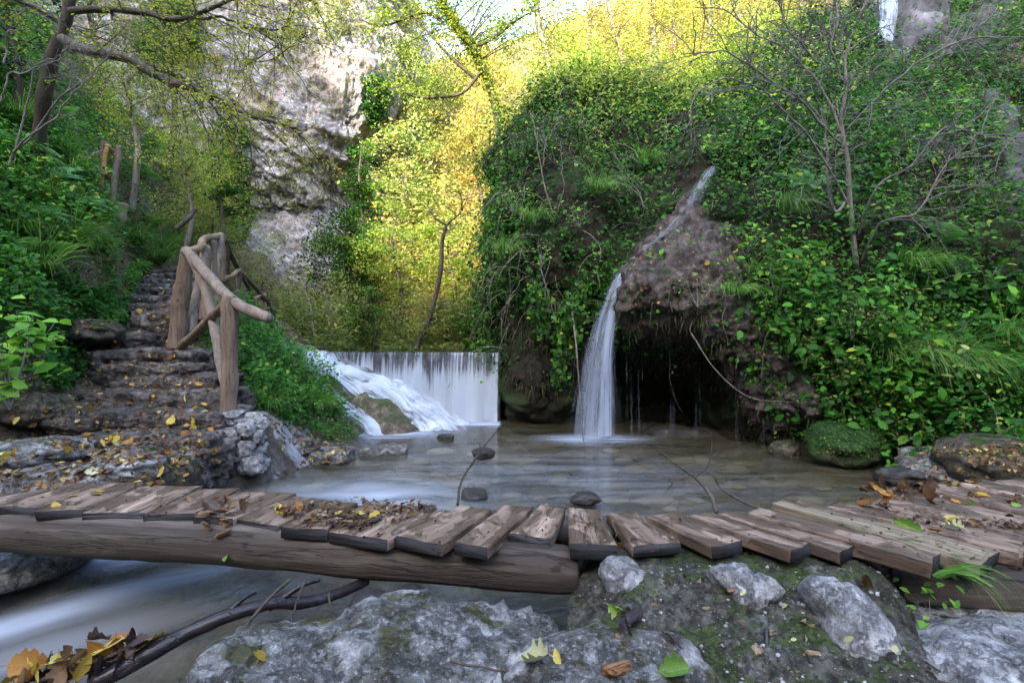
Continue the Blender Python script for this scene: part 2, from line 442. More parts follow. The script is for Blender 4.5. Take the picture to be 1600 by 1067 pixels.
# ------------------------------------------------------------------ ground height
GP = np.array([
 # pond and stream bed
 (-1.5,9.2,-.4),(-.3,8.5,-.4),(1,8,-.4),(2.4,8,-.35),(-1.8,7.4,-.28),(0,6.6,-.35),(2.5,6.6,-.3),(-1.6,5.8,-.22),(0,5,-.3),(2.5,5,-.3),(4,5.6,-.25),
 (-1.5,4.4,-.3),(.6,3.6,-.35),(2.4,4,-.3),(-2.2,3.6,-.4),(-1.6,2.8,-.5),(-2.6,2.2,-.6),(-3.2,1.2,-.75),(-4.2,.2,-.85),(-3.3,2.5,-.6),(-4.2,1.6,-.75),(-3.2,3.0,-.35),(-6,-1.2,-1),(.4,9.6,-.3),(.9,10.5,-.2),
 # right shore
 (5.2,6.3,.08),(5.3,5.5,.1),(4.3,4.5,.06),(4.7,4.3,.35),(3.9,3.7,.2),(4.5,3.4,.5),(3.2,3.1,.15),(5.8,5.2,.6),(6.4,4,1.2),(8,3,2.8),
 # near bank under the camera
 (3,2.4,.42),(2.2,2.6,.1),(1.2,2.9,-.15),(.2,2.9,-.1),(1.0,2.1,.33),(2.1,2,.36),(1.8,1.4,.3),(.5,1.5,.3),(.1,2.1,.3),(-.55,2.35,.12),(-.75,2.0,.0),(-.9,1.6,-.05),(-1.2,1.1,-.1),
 (0,.5,.3),(-.6,.6,.15),(1.5,0,.4),(3.5,1,.7),(6,1,1.5),(0,-3,.5),(-2.2,-.6,-.2),(4,-4,1.5),(-3,-4,-.2),
 # left bank: slab, stairs, slope
 (-3.0,3.25,-.1),(-3.5,3.4,.12),(-3.3,3.9,.4),(-2.9,4.5,.2),(-2.75,4.95,-.02),(-3.1,5.1,.12),(-2.5,4.4,-.2),(-3.6,4.6,.5),(-4.6,4.6,.55),(-4.2,3.7,.45),(-5.5,4,.75),(-3.9,5.2,.62),(-4.2,5.9,.95),
 (-4.7,6.5,1.2),(-5.0,7.2,1.65),(-5.3,8,2.05),(-5.8,9,2.35),(-6.5,10,2.6),(-7.3,11.2,2.98),(-8.3,12.2,3.3),(-9.3,12.3,4.4),
 (-5.0,5.0,1.05),(-5.6,5.8,1.75),(-6.0,7,2.1),(-6.6,8.2,2.9),(-7.4,9.4,3.6),(-8.3,10.8,4.3),(-6.1,5.2,2.4),(-7,6.4,3.6),(-7.4,7,4.3),(-8.2,9,5),(-9,10,5.6),(-9.3,12,6),
 (-9.5,8.5,6.6),(-11.4,13,8.4),(-12.5,16,9.5),(-9.2,15.5,3.6),(-14,10,11),(-20,12,17),(-20,0,15),(-9,3,5.2),(-6.6,3.2,2.2),(-6.2,2.2,1.0),(-4.7,3.0,.45),(-6.2,.8,.6),(-8,0,3),(-12,-4,6),(-20,-15,12),
 # slope from the stairs down to the pond and weir
 (-3.35,5.6,.52),(-2.95,5.6,.12),(-2.72,5.95,.06),(-2.75,6.6,.06),(-2.95,6.5,.3),(-3.8,6.6,1.05),(-3.3,7.4,.62),(-2.65,7.6,.06),(-2.55,8.2,.02),(-3.0,8.2,.45),(-4.2,8.2,1.3),(-5,10,1.75),(-3.9,9.4,1.0),(-5.4,12,1.9),(-4.6,10.6,1.3),
 # river above the weir
 (-3,11.5,1.0),(-1,11.5,1.0),(-2,14,1.1),(-4.4,14,1.15),(-5.6,14,2),(-.2,12.4,1.3),
 # valley behind
 (-3,16.5,1.9),(-.5,16.5,2.2),(-7,17,2),(-9.5,21,2.6),(-4,20,3.4),(-1,20,4.6),(2,20,7),(-5,25,6),(0,26,9),(6,24,13),(-4,32,13),(3,34,18),(-2,45,26.5),(-12,46,25),(10,42,30),(25,40,36),(-30,45,22),(0,80,44),(60,70,50),(-60,70,28),(-60,0,30),(60,0,40),(-40,25,18),(-20,27,12),(-14,31,11),
 # behind the mound
 (.6,13,2.2),(1.4,14,5.2),(3,13.5,5.6),(5,13.5,6),(2,16,7.2),(6,12,5.4),(6,16,8.6),(10,14,9.5),(5.5,9.5,2),(7.5,8,2.6),(9,8,4),(12,7,6),(14,16,13),(20,10,14),(12,2,6),(20,0,13),(1.2,11.8,.5),(3,11,.6),(4.5,9.4,.4),
], float)
def tps(P):
    d = np.linalg.norm(P[:, None, :2]-P[None, :, :2], axis=2)
    n = len(P)
    A = np.zeros((n+1, n+1)); A[:n, :n] = -d; A[:n, n] = 1; A[n, :n] = 1
    return np.linalg.solve(A, np.concatenate((P[:, 2], [0])))
_w = tps(GP)
def gz0(x, y):
    x = np.asarray(x, float).ravel(); y = np.asarray(y, float).ravel()
    r = np.full(len(x), _w[-1])
    for (a, b, _), w in zip(GP, _w[:-1]):
        r -= w*np.hypot(x-a, y-b)
    return r
PATH = np.array([(-3.9,3.7,.42,.75),(-3.85,4.5,.42,.62),(-4.0,5.2,.5,.62),(-3.9,5.9,.72,.75),(-4.6,6.5,.98,.65),(-4.75,7.1,1.3,.45),(-5.1,7.6,1.7,.42),(-5.6,8.5,2.05,.5),(-6.2,9.5,2.35,.5),(-6.9,10.5,2.66,.55),(-7.5,11.4,2.9,.6)])
def carve(x, y, z):
    best = np.full(len(x), 9.0); zz = np.zeros(len(x))
    for a, b in zip(PATH[:-1], PATH[1:]):
        d = b[:2]-a[:2]; t = np.clip(((x-a[0])*d[0]+(y-a[1])*d[1])/(d@d), 0, 1)
        q = np.hypot(x-a[0]-t*d[0], y-a[1]-t*d[1])-(a[3]+t*(b[3]-a[3]))
        m = q < best
        best = np.where(m, q, best); zz = np.where(m, a[2]+t*(b[2]-a[2])-.1, zz)
    k = 1-smooth(0, .7, best)
    return z*(1-k)+zz*k
CHAN = np.array([(.4,5,1.9),(-.9,3.6,1.5),(-1.9,2.75,1.1),(-2.9,2.1,1.25),(-4.5,.9,1.5),(-8,-1.5,1.8)])
def channel(x, y, z):
    best = np.full(len(x), 9.0)
    for a, b in zip(CHAN[:-1], CHAN[1:]):
        d = b[:2]-a[:2]; t = np.clip(((x-a[0])*d[0]+(y-a[1])*d[1])/(d@d), 0, 1)
        best = np.minimum(best, np.hypot(x-a[0]-t*d[0], y-a[1]-t*d[1])-(a[2]+t*(b[2]-a[2])))
    k = 1-smooth(-.25, .3, best)
    return np.where(z > -.55, z*(1-k)-.55*k, z)
def gz(x, y):
    x = np.asarray(x, float).ravel(); y = np.asarray(y, float).ravel()
    z = gz0(x, y)
    p = np.stack((x, y, np.zeros_like(x)), 1)
    far = smooth(8, 30, np.hypot(x, y))
    z = carve(x, y, z)
    z = channel(x, y, z)
    z = z+fbm(p*1.1, 4, 3)*(.11+.9*far)+fbm(p*4.5+5, 3, 9, ridge=True)*.05
    return z

def gpt(px, py, dlo=3.0, dhi=20.0, land=None):
    """first point where the sight line through a pixel meets the height field"""
    d = np.linspace(dlo, dhi, 900)
    P = np.stack([(px-800)*d/800, d, EYE-(py-533)*d/800], 1)
    h = P[:, 2]-gz(P[:, 0], P[:, 1])
    i = np.argmax(h < 0) if (h < 0).any() else -1
    return P[i]

# ------------------------------------------------------------------ ground sheet
def sinh_axis(lo, hi, n, k, c=0.0):
    a, b = math.asinh((lo-c)/k), math.asinh((hi-c)/k)
    return c+k*np.sinh(np.linspace(a, b, n))
gx = sinh_axis(-130, 130, 420, 2.6)
gy = sinh_axis(-60, 160, 440, 2.8, 4.5)
GX, GY = np.meshgrid(gx, gy, indexing='ij')
GZ = gz(GX, GY)
Vg = np.stack((GX.ravel(), GY.ravel(), GZ), 1)

def ground_material():
    m, nt, out = newmat('forest_floor')
    v = coords(nt)
    n1 = noise(nt, v, .9, 8, .6); n2 = noise(nt, v, 5, 8, .7); n3 = noise(nt, v, 28, 6, .7)
    c = ramp(nt, n2, [(.3, (.028, .022, .016)), (.5, (.07, .056, .042)), (.66, (.15, .13, .11)), (.8, (.27, .26, .25))])
    c = mix(nt, ramp(nt, n1, [(.5, 0.0), (.62, .7)]), c, (.045, .05, .018))
    # pale bare rock beside the stairs and along the shore
    at = nd(nt, 'Attribute', attribute_name='rock')
    rk = ramp(nt, math_(nt, 'ADD', noise(nt, v, 2.6, 8, .65), math_(nt, 'MULTIPLY', at.outputs['Fac'], .5)), [(.72, 0.0), (.8, 1.0)])
    rc = ramp(nt, n2, [(.3, (.1, .1, .1)), (.5, (.26, .26, .27)), (.7, (.44, .45, .47))])
    c = mix(nt, rk, c, rc)
    # leaf litter flecks
    vo = nd(nt, 'TexVoronoi', Scale=26); nt.links.new(v, vo.inputs['Vector'])
    sp = nd(nt, 'SeparateColor'); nt.links.new(vo.outputs['Color'], sp.inputs[0])
    fl = math_(nt, 'MULTIPLY', math_(nt, 'GREATER_THAN', sp.outputs[0], .72), math_(nt, 'LESS_THAN', vo.outputs['Distance'], .5))
    fc = ramp(nt, sp.outputs[1], [(0, (.1, .05, .02)), (.5, (.22, .12, .03)), (1, (.38, .3, .06))])
    lit = nd(nt, 'Attribute', attribute_name='litter')
    c = mix(nt, math_(nt, 'MULTIPLY', fl, lit.outputs['Fac']), c, fc)
    nrm = bump(nt, math_(nt, 'ADD', n2, math_(nt, 'MULTIPLY', n3, .4)), .8, .05)
    bsdf(nt, out, c, .75, .3, nrm)
    return m
rk = np.clip(1-np.hypot(Vg[:, 0]+3.6, Vg[:, 1]-4.2)/1.6, 0, 1)+np.clip(1-np.hypot(Vg[:, 0]+2.6, Vg[:, 1]-6.6)/1.2, 0, 1)+np.clip(1-np.hypot(Vg[:, 0]-5.4, Vg[:, 1]-5.0)/1.5, 0, 1)
rk += np.clip(1-np.hypot(Vg[:, 0]+3.5, Vg[:, 1]-2.8)/1., 0, 1)
lt = smooth(.35, .5, Vg[:, 2])*.8
rk = np.maximum(rk, .75*((Vg[:, 2] < -.02) & (np.abs(Vg[:, 0]) < 6) & (Vg[:, 1] > 3) & (Vg[:, 1] < 10)))
ground = mk('ground', Vg, gridF(len(gx), len(gy)), ground_material(), attrs={'rock': np.clip(rk, 0, 1), 'litter': lt})
tag(ground, kind='structure')

# unseen ridge added behind the camera, its crest shaped to shade the gorge floor
prof = np.array([(-150, 4), (-60, 8), (-45, 20), (-30, 24), (-17, 24), (-15.8, 21.3), (-14, 15.5), (-12.5, 13.2), (-10.8, 11.5), (-9.5, 9.8), (-7, 9.5), (-5, 11), (-3, 12.2), (0, 13.4), (2, 15), (4, 18), (6, 18.5), (25, 18), (45, 8), (150, 4)], float)
us = np.concatenate((np.linspace(-150, -34, 30), np.linspace(-33, 5, 230), np.linspace(6, 150, 40)))
ws = np.linspace(-76, -34, 16)
ca, sa = math.cos(R(20)), math.sin(R(20))
RG = np.zeros((len(us), len(ws), 3))
crest = np.interp(us, prof[:, 0], prof[:, 1])+fbm(np.stack((us*1.3, us*0, us*0), 1), 4, 77, .6)*1.0
for j, w in enumerate(ws):
    h = (crest+52*math.sin(SUN_EL))/math.cos(SUN_EL)
    t = 1-abs(w+52)/ (18 if w > -52 else 26)
    z = h*np.clip(t, 0, 1)**.8-2*(t < .02)
    RG[:, j, 0] = us*ca+w*sa; RG[:, j, 1] = -us*sa+w*ca; RG[:, j, 2] = z
jc = int(np.argmin(abs(ws+52)))
for k, w in ((jc, -52.0),):
    RG[:, k, 0] = us*ca+w*sa; RG[:, k, 1] = -us*sa+w*ca; RG[:, k, 2] = (crest+52*math.sin(SUN_EL))/math.cos(SUN_EL)
ridge = mk('shade_ridge', RG.reshape(-1, 3), gridF(len(us), len(ws)), rock_mat('shade_ridge_ground', [(.05, .07, .03), (.1, .12, .05), (.2, .2, .14)], .3, moss=.3))
tag(ridge, kind='structure')

# ------------------------------------------------------------------ right bank: ivy mound, tufa nose, cave, slope
BANK = [
 [(790,668,11),(770,600,11.5),(748,520,11.8),(742,430,12),(750,350,12.2),(775,270,12.5),(830,170,13),(872,128,13.6),(900,150,15.5)],
 [(800,664,9.7),(792,600,10),(780,500,9.9),(770,420,10),(778,340,10.3),(803,270,10.8),(842,182,11.6),(880,130,12.6),(915,150,15.5)],
 [(850,670,9.6),(836,610,9.3),(830,520,8.9),(825,430,8.7),(832,350,9),(852,270,9.6),(882,190,10.6),(908,138,12.2),(950,150,15.5)],
 [(912,676,9.9),(905,610,9.7),(900,540,9.2),(896,450,8.6),(902,370,8.7),(917,290,9.3),(942,200,10.4),(970,148,12.2),(1000,150,15.5)],
 [(975,676,10.2),(970,610,10.2),(962,545,9.6),(958,480,9.1),(975,405,8.75),(1000,325,9.4),(1022,225,10.4),(1040,165,12.2),(1060,140,15.5)],
 [(1005,678,10.4),(1005,612,10.4),(1000,560,9.2),(963,488,7.9),(992,408,8.0),(1050,330,8.7),(1062,240,9.8),(1070,172,11.6),(1090,120,15)],
 [(1050,680,10.2),(1050,615,10.2),(1045,565,8.8),(1030,478,7.45),(1035,405,7.6),(1082,322,8.4),(1098,238,9.5),(1110,172,11.2),(1130,100,14.5)],
 [(1090,684,9.6),(1090,622,9.4),(1085,556,8.3),(1080,485,7.3),(1095,400,7.4),(1118,325,8.2),(1138,240,9.3),(1160,170,11),(1175,80,14.2)],
 [(1168,694,8.2),(1168,640,7.7),(1160,580,7.3),(1155,510,7.0),(1162,430,7.2),(1172,350,7.8),(1188,268,8.8),(1212,180,10.6),(1235,50,14)],
 [(1245,712,7.0),(1242,665,6.9),(1240,600,6.8),(1240,520,6.8),(1242,440,7.05),(1252,350,7.6),(1268,258,8.7),(1292,160,10.4),(1310,20,13.5)],
 [(1400,722,6.55),(1400,672,6.4),(1400,600,6.35),(1402,520,6.4),(1410,430,6.8),(1422,330,7.6),(1434,235,8.9),(1442,130,11),(1450,-40,13)],
 [(1522,740,5.75),(1540,690,5.8),(1560,600,5.9),(1572,500,6.2),(1584,400,6.6),(1598,295,7.5),(1606,190,9),(1612,60,11.4),(1620,-110,13)],
 [(1700,745,5.2),(1750,680,5.2),(1800,580,5.4),(1820,470,5.8),(1850,370,6.4),(1870,260,7.4),(1890,140,8.8),(1900,-20,11.2),(1900,-180,13)],
 [(2100,760,4.6),(2150,680,4.6),(2200,580,4.8),(2230,470,5.2),(2260,370,5.8),(2290,260,6.8),(2310,120,8.2),(2330,-60,10.5),(2340,-260,12.5)],
]
BC = np.array([[W(*p) for p in row] for row in BANK])
NU, NV = 470, 330
BG = upsample(BC, NU, NV)
BN = face_cam(BG, gridN(BG))
fl = BG.reshape(-1, 3)
bpx, bpy_ = topx(fl)
nose = np.clip(in_poly(bpx, bpy_, [(985,395),(1070,310),(1150,345),(1175,420),(1215,500),(1275,600),(1290,690),(1190,665),(1120,560),(1040,540),(955,500)])*1.0, 0, 1)
near_nose = np.exp(-(((bpx-1060)/150)**2+((bpy_-480)/170)**2))
disp = (fbm(fl*.55, 2, 20)*.45+fbm(fl*1.2, 4, 21)*.42)*(1-.85*np.clip(near_nose*1.5, 0, 1))+fbm(fl*3.1, 4, 22)*.14+fbm(fl*9, 3, 25)*.03+nose*(fbm(fl*4.2, 4, 23, ridge=True)*.085+fbm(fl*13, 3, 26)*.03)
disp *= smooth(.05, .9, fl[:, 2]+.4)
BG = BG+BN*disp.reshape(NU, NV, 1)
BN = face_cam(BG, gridN(BG))

_bx, _by = topx(BG.reshape(-1, 3)); _bd = BG[..., 1].ravel()
def bank_d(px, py, r=7):
    m = np.hypot(_bx-px, _by-py) < r
    return _bd[m].min() if m.any() else 9.0
def bank_material():
    m, nt, out = newmat('tufa_and_earth')
    v = coords(nt)
    n1 = noise(nt, v, 1.2, 8, .6); n2 = noise(nt, v, 6, 8, .68, .4); n3 = noise(nt, v, 30, 6, .7)
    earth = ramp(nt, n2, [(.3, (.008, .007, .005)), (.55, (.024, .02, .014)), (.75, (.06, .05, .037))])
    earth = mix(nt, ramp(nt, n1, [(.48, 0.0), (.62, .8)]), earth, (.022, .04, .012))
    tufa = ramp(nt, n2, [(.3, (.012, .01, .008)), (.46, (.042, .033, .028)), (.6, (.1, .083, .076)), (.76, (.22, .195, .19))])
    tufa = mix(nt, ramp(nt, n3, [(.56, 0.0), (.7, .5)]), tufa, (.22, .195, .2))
    a = nd(nt, 'Attribute', attribute_name='rock')
    k = ramp(nt, math_(nt, 'ADD', a.outputs['Fac'], math_(nt, 'MULTIPLY', math_(nt, 'SUBTRACT', n1, .5), .9)), [(.4, 0.0), (.55, 1.0)])
    c = mix(nt, k, earth, tufa)
    g = nd(nt, 'Attribute', attribute_name='cliffrock')
    gr = ramp(nt, noise(nt, coords(nt, 'Object', (1, 1, .3)), 2.2, 8, .65), [(.3, (.03, .03, .036)), (.55, (.1, .1, .115)), (.75, (.24, .24, .27))])
    c = mix(nt, g.outputs['Fac'], c, gr)
    nrm = bump(nt, math_(nt, 'ADD', n2, math_(nt, 'MULTIPLY', n3, .5)), .9, .035)
    bsdf(nt, out, c, mix(nt, k, (.8, .8, .8), (.55, .55, .55)), mix(nt, k, (.12, .12, .12), (.2, .2, .2)), nrm)
    return m
cl = smooth(0, 1, in_poly(bpx, bpy_, [(1340,-60),(1480,-60),(1600,-20),(1700,60),(1600,110),(1480,80),(1420,130),(1360,130)])*1.0)
cl2 = in_poly(bpx, bpy_, [(1530,140),(1590,160),(1640,330),(1600,330)])*1.0
bank = mk('tufa_bank', BG.reshape(-1, 3), gridF(NU, NV), bank_material(), attrs={'rock': nose, 'cliffrock': np.maximum(cl, cl2*.8)})
tag(bank, kind='structure')

# ------------------------------------------------------------------ limestone cliff
CL = [(-260, 19), (-60, 20), (140, 21), (290, 22.5), (380, 23), (455, 23), (520, 23.6), (560, 24.6), (590, 27), (625, 31)]
rows = [(560, 0), (470, 0), (400, .5), (330, 1.6), (280, .6), (180, -.2), (60, .6), (-50, 1.2), (-75, 3.2), (-60, 8)]
CC = np.array([[W(x+(18 if py < 200 else 0)*(x > 500)+(12*math.sin(py*.02) if x > 420 else 0), py, d+dd) for py, dd in rows] for x, d in CL])
CU, CV = 330, 380
CG = upsample(CC, CU, CV); CN = face_cam(CG, gridN(CG))
f = CG.reshape(-1, 3)
tilt = f@np.array([[.8, 0, .45], [0, 1, 0], [-.5, 0, .85]])
dsp = fbm(f*.28, 3, 41)*1.0+fbm(tilt*np.array((.35, .6, 1.1)), 5, 42, .55, True)*.55+fbm(f*np.array((1.6, 1.6, .5)), 4, 43, .55, True)*.3+fbm(f*4.2, 4, 45, .6, ridge=True)*.15
CG = CG+CN*dsp.reshape(CU, CV, 1)
def cliff_material():
    m, nt, out = newmat('limestone_cliff')
    v = coords(nt)
    vs = coords(nt, 'Object', (1, 1, .16))
    vb = coords(nt, 'Object', (.5, .5, 1.6), (0, R(28), 0))
    n1 = noise(nt, v, .32, 6, .6, .3); n2 = noise(nt, v, 2.6, 10, .74); ck = noise(nt, vb, 1.6, 10, .72, .2); st = noise(nt, vs, 1.1, 7, .62, .4); bd = noise(nt, vb, 1.0, 8, .65, .5)
    c = ramp(nt, n2, [(.34, (.07, .068, .074)), (.44, (.24, .235, .25)), (.56, (.4, .395, .41)), (.7, (.57, .56, .58))])
    c = mix(nt, ramp(nt, n1, [(.52, 0.0), (.66, .5)]), c, (.42, .31, .24))
    c = mix(nt, ramp(nt, bd, [(.56, 0.0), (.68, .5)]), c, (.5, .34, .2))
    c = mix(nt, ramp(nt, st, [(.56, 0.0), (.68, .75)]), c, (.09, .09, .115))
    c = mix(nt, ramp(nt, bd, [(.3, .45), (.35, 0.0)]), c, (.14, .12, .115))
    c = mix(nt, ramp(nt, ck, [(.482, 0.0), (.5, .85), (.518, 0.0)]), c, (.05, .048, .055))
    nrm = bump(nt, math_(nt, 'ADD', n2, math_(nt, 'MULTIPLY', ck, .9)), 1.0, .22)
    bsdf(nt, out, c, .85, .2, nrm)
    return m
cliff = mk('cliff', CG.reshape(-1, 3), gridF(CU, CV), cliff_material())
tag(cliff, kind='structure')
CN = face_cam(CG, gridN(CG))

# ------------------------------------------------------------------ water
def water_z(x, y):
    drop = smooth(3.6, 1.6, y)*.16+smooth(-1.6, -3.2, x)*smooth(3.6, 1.4, y)*.24+smooth(1.4, -2, y)*.3
    p = np.stack((x*1.3+y*.4, y*1.6, np.zeros_like(x)), 1)
    fl = np.exp(-(((x+1.5)/1.1)**2+((y-4.6)/1.1)**2))
    q = np.stack((x*1.0+y*.45, (y-.35*x)*2.6, np.zeros_like(x)), 1)
    return -drop+fbm(p, 3, 61)*.006+fl*(fbm(q, 3, 62)*.1+.02)+smooth(3.2, 2.2, y)*fbm(np.stack((x*.6, (y+.45*x)*1.6, x*0), 1), 2, 63)*.06
wx = np.linspace(-9, 7, 330); wy = np.linspace(-4, 11, 330)
WX, WY = np.meshgrid(wx, wy, indexing='ij')
WZ = water_z(WX.ravel(), WY.ravel())
Vw = np.stack((WX.ravel(), WY.ravel(), WZ), 1)
x, y = Vw[:, 0], Vw[:, 1]
foam = np.exp(-(((x-1.27)/.6)**2+((y-7.9)/.32)**2))*1.0
foam = np.maximum(foam, np.exp(-(((y-(9.3-.05*x))/.3)**2))*((x > -3) & (x < -.2))*1.15)
foam = np.maximum(foam, np.exp(-(((x+2.1)/.75)**2+((y-8.5)/.5)**2))*1.1)
foam = np.maximum(foam, .5*np.exp(-(((x+1.35)/1.0)**2+((y-4.7)/.8)**2)))
foam = np.maximum(foam, .55*np.exp(-(((x-.4)/.7)**2+((y-4.1)/.35)**2)))
foam = np.maximum(foam, .16*np.exp(-(((x-.3)/1.6)**2+((y-5.6)/1.2)**2)))
foam = np.maximum(foam, .95*np.exp(-(((y-3.4-.41*(x+3.4))/.26)**2))*smooth(-1.7, -2.7, x))
foam = np.maximum(foam, .75*np.exp(-(((y-2.92-.5*(x+2.75))/.16)**2))*smooth(-1.6, -2.4, x))
foam = np.maximum(foam, .25*np.exp(-(((y-2.6-.45*(x+2.6))/.5)**2))*smooth(-1.2, -2.4, x))
def water_material(name, deep=(.035, .032, .018)):
    m, nt, out = newmat(name)
    a = nd(nt, 'Attribute', attribute_name='foam')
    st = nd(nt, 'Attribute', attribute_name='st')
    mp = nd(nt, 'Mapping'); mp.inputs['Scale'].default_value = (.55, 3.0, 1); nt.links.new(st.outputs['Vector'], mp.inputs[0])
    s1 = noise(nt, mp.outputs[0], 1.3, 3, .42, .5)
    mp2 = nd(nt, 'Mapping'); mp2.inputs['Scale'].default_value = (2.2, 6.5, 1); nt.links.new(st.outputs['Vector'], mp2.inputs[0])
    s2 = noise(nt, mp2.outputs[0], 1.6, 3, .45, .6)
    k = math_(nt, 'MULTIPLY', a.outputs['Fac'], ramp(nt, s1, [(.3, .15), (.7, 1.0)]))
    k = ramp(nt, math_(nt, 'MULTIPLY', k, 1.5), [(.0, 0.0), (1.1, .85)])
    k2 = math_(nt, 'MULTIPLY', ramp(nt, s2, [(.56, 0.0), (.76, .22)]), 1.0)
    k = math_(nt, 'MAXIMUM', k, math_(nt, 'MULTIPLY', k2, .5))
    c = mix(nt, ramp(nt, s1, [(.4, 0.0), (.65, .8)]), deep, (.1, .08, .036))
    nrm = bump(nt, s2, .14, .05)
    w = nd(nt, 'BsdfPrincipled', Roughness=.1, IOR=1.33)
    nt.links.new(c, w.inputs['Base Color']); nt.links.new(nrm, w.inputs['Normal'])
    w.inputs['Alpha'].default_value = .66
    fo = nd(nt, 'BsdfPrincipled', Roughness=.6); fo.inputs['Base Color'].default_value = (.42, .5, .63, 1)
    ms = nd(nt, 'MixShader'); nt.links.new(k, ms.inputs[0]); nt.links.new(w.outputs[0], ms.inputs[1]); nt.links.new(fo.outputs[0], ms.inputs[2])
    nt.links.new(ms.outputs[0], out.inputs[0])
    return m
# flow direction turns from the weir towards the lower left
ang = np.where(y > 3.2, .35, .42)
stv = np.stack((x+.35*y, y-.3*x*smooth(6, 3, y), np.zeros_like(x)), 1)
low = smooth(4.2, 3.6, y)*smooth(-1.2, -2, x)+smooth(3.4, 2.6, y)*(1-smooth(-1.2, -2, x))
stv = stv*(1-low[:, None])+low[:, None]*np.stack((x*.9+y*.4, y-.42*x, x*0+3), 1)
M['water'] = water_material('stream_water')
water = mk('stream_water', Vw, gridF(len(wx), len(wy)), M['water'], attrs={'foam': foam, 'st': stv})
tag(water, kind='structure')
r = np.random.default_rng(66); mb = MB(); IV2, IF2 = ico(2)
for i in range(190):
    x_, y_ = r.normal()*1.9+.1, 5.3+r.normal()*1.5
    if y_ < 3.6 or y_ > 9 or x_ < -2.3 or x_ > 4: continue
    sz = .06+.13*r.random()**2
    V = IV2*np.array((1+.5*r.random(), .8, .4))*sz*(1+.2*fbm(IV2*1.5+i, 2, 67)[:, None])
    mb.add(V+np.array((x_, y_, -.07-sz*.35-.05*r.random())), IF2, rnd=r.random())
bm_, nt_, out_ = newmat('bed_stone')
bsdf(nt_, out_, ramp(nt_, nd(nt_, 'Attribute', attribute_name='rnd').outputs['Fac'], [(0, (.08, .07, .04)), (.5, (.2, .17, .1)), (.8, (.36, .32, .22)), (1, (.5, .47, .38))]), .7, .2)
o = mb.build('riverbed_stones', bm_)
tag(o, 'rounded stones seen through the shallow water of the pool', 'riverbed stones', kind='stuff')
# river held above the weir
UW = np.array([[(-6.5, 10.25, 1.285), (-6.5, 15.5, 1.29)], [(-.2, 9.72, 1.285), (-.2, 15.5, 1.29)]])
UG = upsample(UW, 30, 30)
up = UG.reshape(-1, 3)
river = mk('river_above_weir', up, gridF(30, 30), M['water'], attrs={'foam': np.zeros(len(up)), 'st': up})
tag(river, kind='structure')

def fall_material(name, dens=1.0, sx=1.0, col=(.6, .69, .82), con=1.0):
    """silky water: st.x runs across, st.y down, st.z is the cover"""
    m, nt, out = newmat(name)
    st = nd(nt, 'Attribute', attribute_name='st')
    sp = nd(nt, 'SeparateXYZ'); nt.links.new(st.outputs['Vector'], sp.inputs[0])
    mp = nd(nt, 'Mapping'); mp.inputs['Scale'].default_value = (22*sx, .55, 0); nt.links.new(st.outputs['Vector'], mp.inputs[0])
    s1 = noise(nt, mp.outputs[0], 1.0, 4, .6, .15)
    mp2 = nd(nt, 'Mapping'); mp2.inputs['Scale'].default_value = (5*sx, .8, 0); nt.links.new(st.outputs['Vector'], mp2.inputs[0])
    s2 = noise(nt, mp2.outputs[0], 1.0, 4, .6, .3)
    k = math_(nt, 'ADD', math_(nt, 'MULTIPLY', s1, 1.5*con), math_(nt, 'MULTIPLY', s2, 1.3*con))
    k = math_(nt, 'ADD', k, math_(nt, 'SUBTRACT', math_(nt, 'MULTIPLY', sp.outputs[2], .8), 1.4*con))
    k = ramp(nt, k, [(.18, 0.0), (.95, min(.97, .95*dens))], 'EASE')
    d = nd(nt, 'BsdfPrincipled', Roughness=.45); d.inputs['Base Color'].default_value = (*col, 1)
    tr = nd(nt, 'BsdfTranslucent'); tr.inputs[0].default_value = (*col, 1)
    mt = nd(nt, 'MixShader', Fac=.35); nt.links.new(d.outputs[0], mt.inputs[1]); nt.links.new(tr.outputs[0], mt.inputs[2])
    nrm = bump(nt, s1, .35, .03); nt.links.new(nrm, d.inputs['Normal'])
    tp = nd(nt, 'BsdfTransparent')
    ms = nd(nt, 'MixShader'); nt.links.new(k, ms.inputs[0]); nt.links.new(tp.outputs[0], ms.inputs[1]); nt.links.new(mt.outputs[0], ms.inputs[2])
    nt.links.new(ms.outputs[0], out.inputs[0])
    return m
M['curtain'] = fall_material('curtain_water', .95, 1.0)
M['cascade'] = fall_material('cascade_water', 1.0, .6)
M['sidefall'] = fall_material('side_fall_water', .8, 1.3, (.5, .59, .76), .45)

# ------------------------------------------------------------------ weir
wl, wr = np.array((-5.5, 10.35)), np.array((-.22, 9.72))
wdir = (wr-wl)/np.linalg.norm(wr-wl); wnr = np.array((wdir[1], -wdir[0]))
n = 90
tt = np.linspace(0, 1, n)
sec = [(0, -.5), (0, .3), (0, .7), (0, 1.0), (.005, 1.18), (.04, 1.262), (.1, 1.275), (.3, 1.275), (.5, 1.27), (.5, -.5)]
WV = np.zeros((n, len(sec), 3))
for j, (b, z) in enumerate(sec):
    p = wl+(wr-wl)*tt[:, None]-wnr*b
    WV[:, j, 0], WV[:, j, 1], WV[:, j, 2] = p[:, 0], p[:, 1], z
WVu = np.stack([catmull(WV[:, :4].swapaxes(0, 1), 24), catmull(WV[:, :4].swapaxes(0, 1), 24)])[0].swapaxes(0, 1)
WV = np.concatenate((WVu, WV[:, 4:]), 1)
fw = WV.reshape(-1, 3)
wd = (fbm(fw*3.5, 4, 71)*.05+fbm(fw*11, 3, 72)*.02)*smooth(1.275, 1.1, fw[:, 2])
fw = fw+np.array((wnr[0], wnr[1], 0))*wd[:, None]
